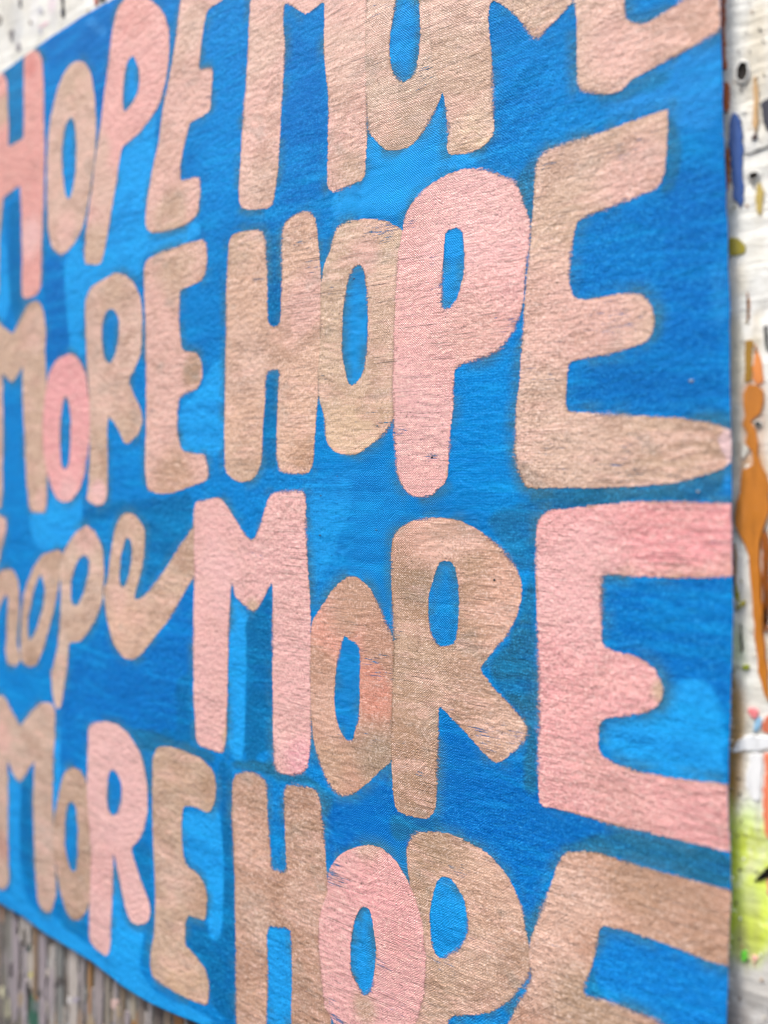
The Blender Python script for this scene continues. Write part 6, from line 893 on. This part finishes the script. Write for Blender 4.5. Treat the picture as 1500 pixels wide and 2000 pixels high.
ci = np.arange(nu*nv).reshape(nu, nv)
cq = np.stack([ci[:-1, :-1], ci[1:, :-1], ci[1:, 1:], ci[:-1, 1:]], -1).reshape(-1, 4)
front = np.stack([cu, -crel, cv], -1)
ring = np.concatenate([ci[:, 0], ci[-1, 1:], ci[-2::-1, -1], ci[0, -2:0:-1]])
mid = front[ring].copy(); mid[:, 1] += .7
bck = front[ring].copy(); bck[:, 1] += 1.1
cen = bck.mean(0); bck[:, 0] += (cen[0]-bck[:, 0])*.002; bck[:, 2] += (cen[2]-bck[:, 2])*.002
nb = len(front); m_ = len(ring); ar = np.arange(m_)
s1 = np.stack([ring, nb+ar, nb+(ar+1) % m_, np.roll(ring, -1)], -1)
s2 = np.stack([nb+ar, nb+m_+ar, nb+m_+(ar+1) % m_, nb+(ar+1) % m_], -1)
cme = mesh_from('painted_canvas', np.concatenate([front, mid, bck])*MM, np.concatenate([cq, s1, s2]))
edgecol = pg[ring]*.55 + np.array(lin((120, 130, 140)))*.45
attr_c(cme, 'pigment', np.concatenate([pg, edgecol, edgecol]))
attr_f(cme, 'halo', np.concatenate([halo, np.zeros(2*m_)]))
canvas = link('painted_canvas', cme, mat_ground(), None, (0, 0, 1.4))
canvas['label'] = 'bright blue canvas hand lettered HOPE and MORE in pink and tan'
canvas['category'] = 'painting'

# ------------------------------------------------------------------ painted letters
ml = mat_letter()
def tone(c):
    """chalky paint: tans a little greyer and paler than the raw swatch"""
    k = .10 if c[2] < c[1]-8 else .06
    return tuple(a*(1-k)+g*k for a, g in zip(c, (226, 186, 166)))
for ch, label, colr, layer, patches, wears, full in letters:
    q = full[cq].max(1) > -.8
    f = cq[q]
    used = np.unique(f); remap = np.full(len(cu), -1, np.int64); remap[used] = np.arange(len(used))
    X, Z = cu[used], cv[used]
    co = np.stack([X, -crel[used]-.05-.03*layer, Z], -1)
    nm = 'paint_dab' if ch == 'dab' else 'letter'
    me = mesh_from(nm, co*MM, remap[f])
    tint = np.tile(np.array(lin(tone(colr))), (len(used), 1))
    jw = .9*fp2(X, Z)
    for px, pz, r, pc, a in patches:
        g = np.sqrt((X-px)**2 + (Z-pz)**2)/r/1.12 + .22*jw
        w_ = (min(1, a*1.5)*sstep(1.3, .4, g))[:, None]
        tint = tint + (np.array(lin(tone(pc)))-tint)*w_
    wr = np.zeros(len(used))
    for px, pz, r, a in wears:
        g = np.sqrt(((X-px)/2.3)**2 + ((Z-pz)/.9)**2)/(r*.8) + .3*jw
        wr = np.maximum(wr, a*sstep(1.5, .1, g))
    attr_f(me, 'clean', np.full(len(used), .72 if 'pink' in label.split(' capital')[0].split(' round')[0] and 'beige' not in label and 'tan' not in label else 0.0)); attr_c(me, 'tint', tint); attr_f(me, 'd', full[used]); attr_f(me, 'wear', wr)
    link(nm, me, ml, canvas, label=label)

# ------------------------------------------------------------------ specks of paint, loose threads on the cut edge
for fx, fz, r, colr in FLECKS:
    rr = random.Random(int(fx*77+fz)); n = 10; V = []; F = []
    y0 = -float(relief(np.array([fx]), np.array([fz]))[0])
    r = r*.24
    for s_, h in ((1.0, -.02), (.6, .28)):
        for k in range(n):
            a = 2*math.pi*k/n; q = 1+rr.uniform(-.3, .3)
            V.append(((fx+r*1.5*s_*q*math.cos(a))*MM, (y0-.2-h*.6)*MM, (fz+r*s_*q*math.sin(a))*MM))
    for k in range(n): F.append((k, (k+1) % n, n+(k+1) % n, n+k))
    F.append(tuple(range(n, 2*n)))
    me = bpy.data.meshes.new('paint_speck'); me.from_pydata(V, [], F)
    for p in me.polygons: p.use_smooth = True
    link('paint_speck', me, mat_paint(tuple(colr)), canvas)

rr = random.Random(3); V = []; F = []
def fibre(pts, r):
    b = len(V)
    for i, p in enumerate(pts):
        for k in range(4):
            a = math.pi/2*k; V.append(((p[0]+r*math.cos(a))*MM, (p[1]+r*math.sin(a))*MM, (p[2]+r*.4*math.sin(a+1))*MM))
    for i in range(len(pts)-1):
        for k in range(4):
            F.append((b+4*i+k, b+4*i+(k+1) % 4, b+4*i+4+(k+1) % 4, b+4*i+4+k))
for _ in range(230):
    z = rr.uniform(-150, 150); x = float(np.interp(z, er[:, 1], er[:, 0])) + rr.uniform(-.25, .1)
    y = -float(relief(np.array([x]), np.array([z]))[0]) + rr.uniform(-.15, .7)
    L = rr.uniform(.25, .9) if rr.random() < .93 else rr.uniform(1.2, 2.4); dz = rr.uniform(-.6, .6); dy = rr.uniform(-.3, .4)
    fibre([(x, y, z), (x+L*.5, y+dy*.3*L, z+dz*.3*L), (x+L*.8, y+dy*L, z+dz*L)], rr.uniform(.04, .08))
me = bpy.data.meshes.new('edge_threads'); me.from_pydata(V, [], F)
o = link('edge_threads', me, mat_plain('pale_thread', (185, 195, 205)), canvas)
o['kind'] = 'stuff'
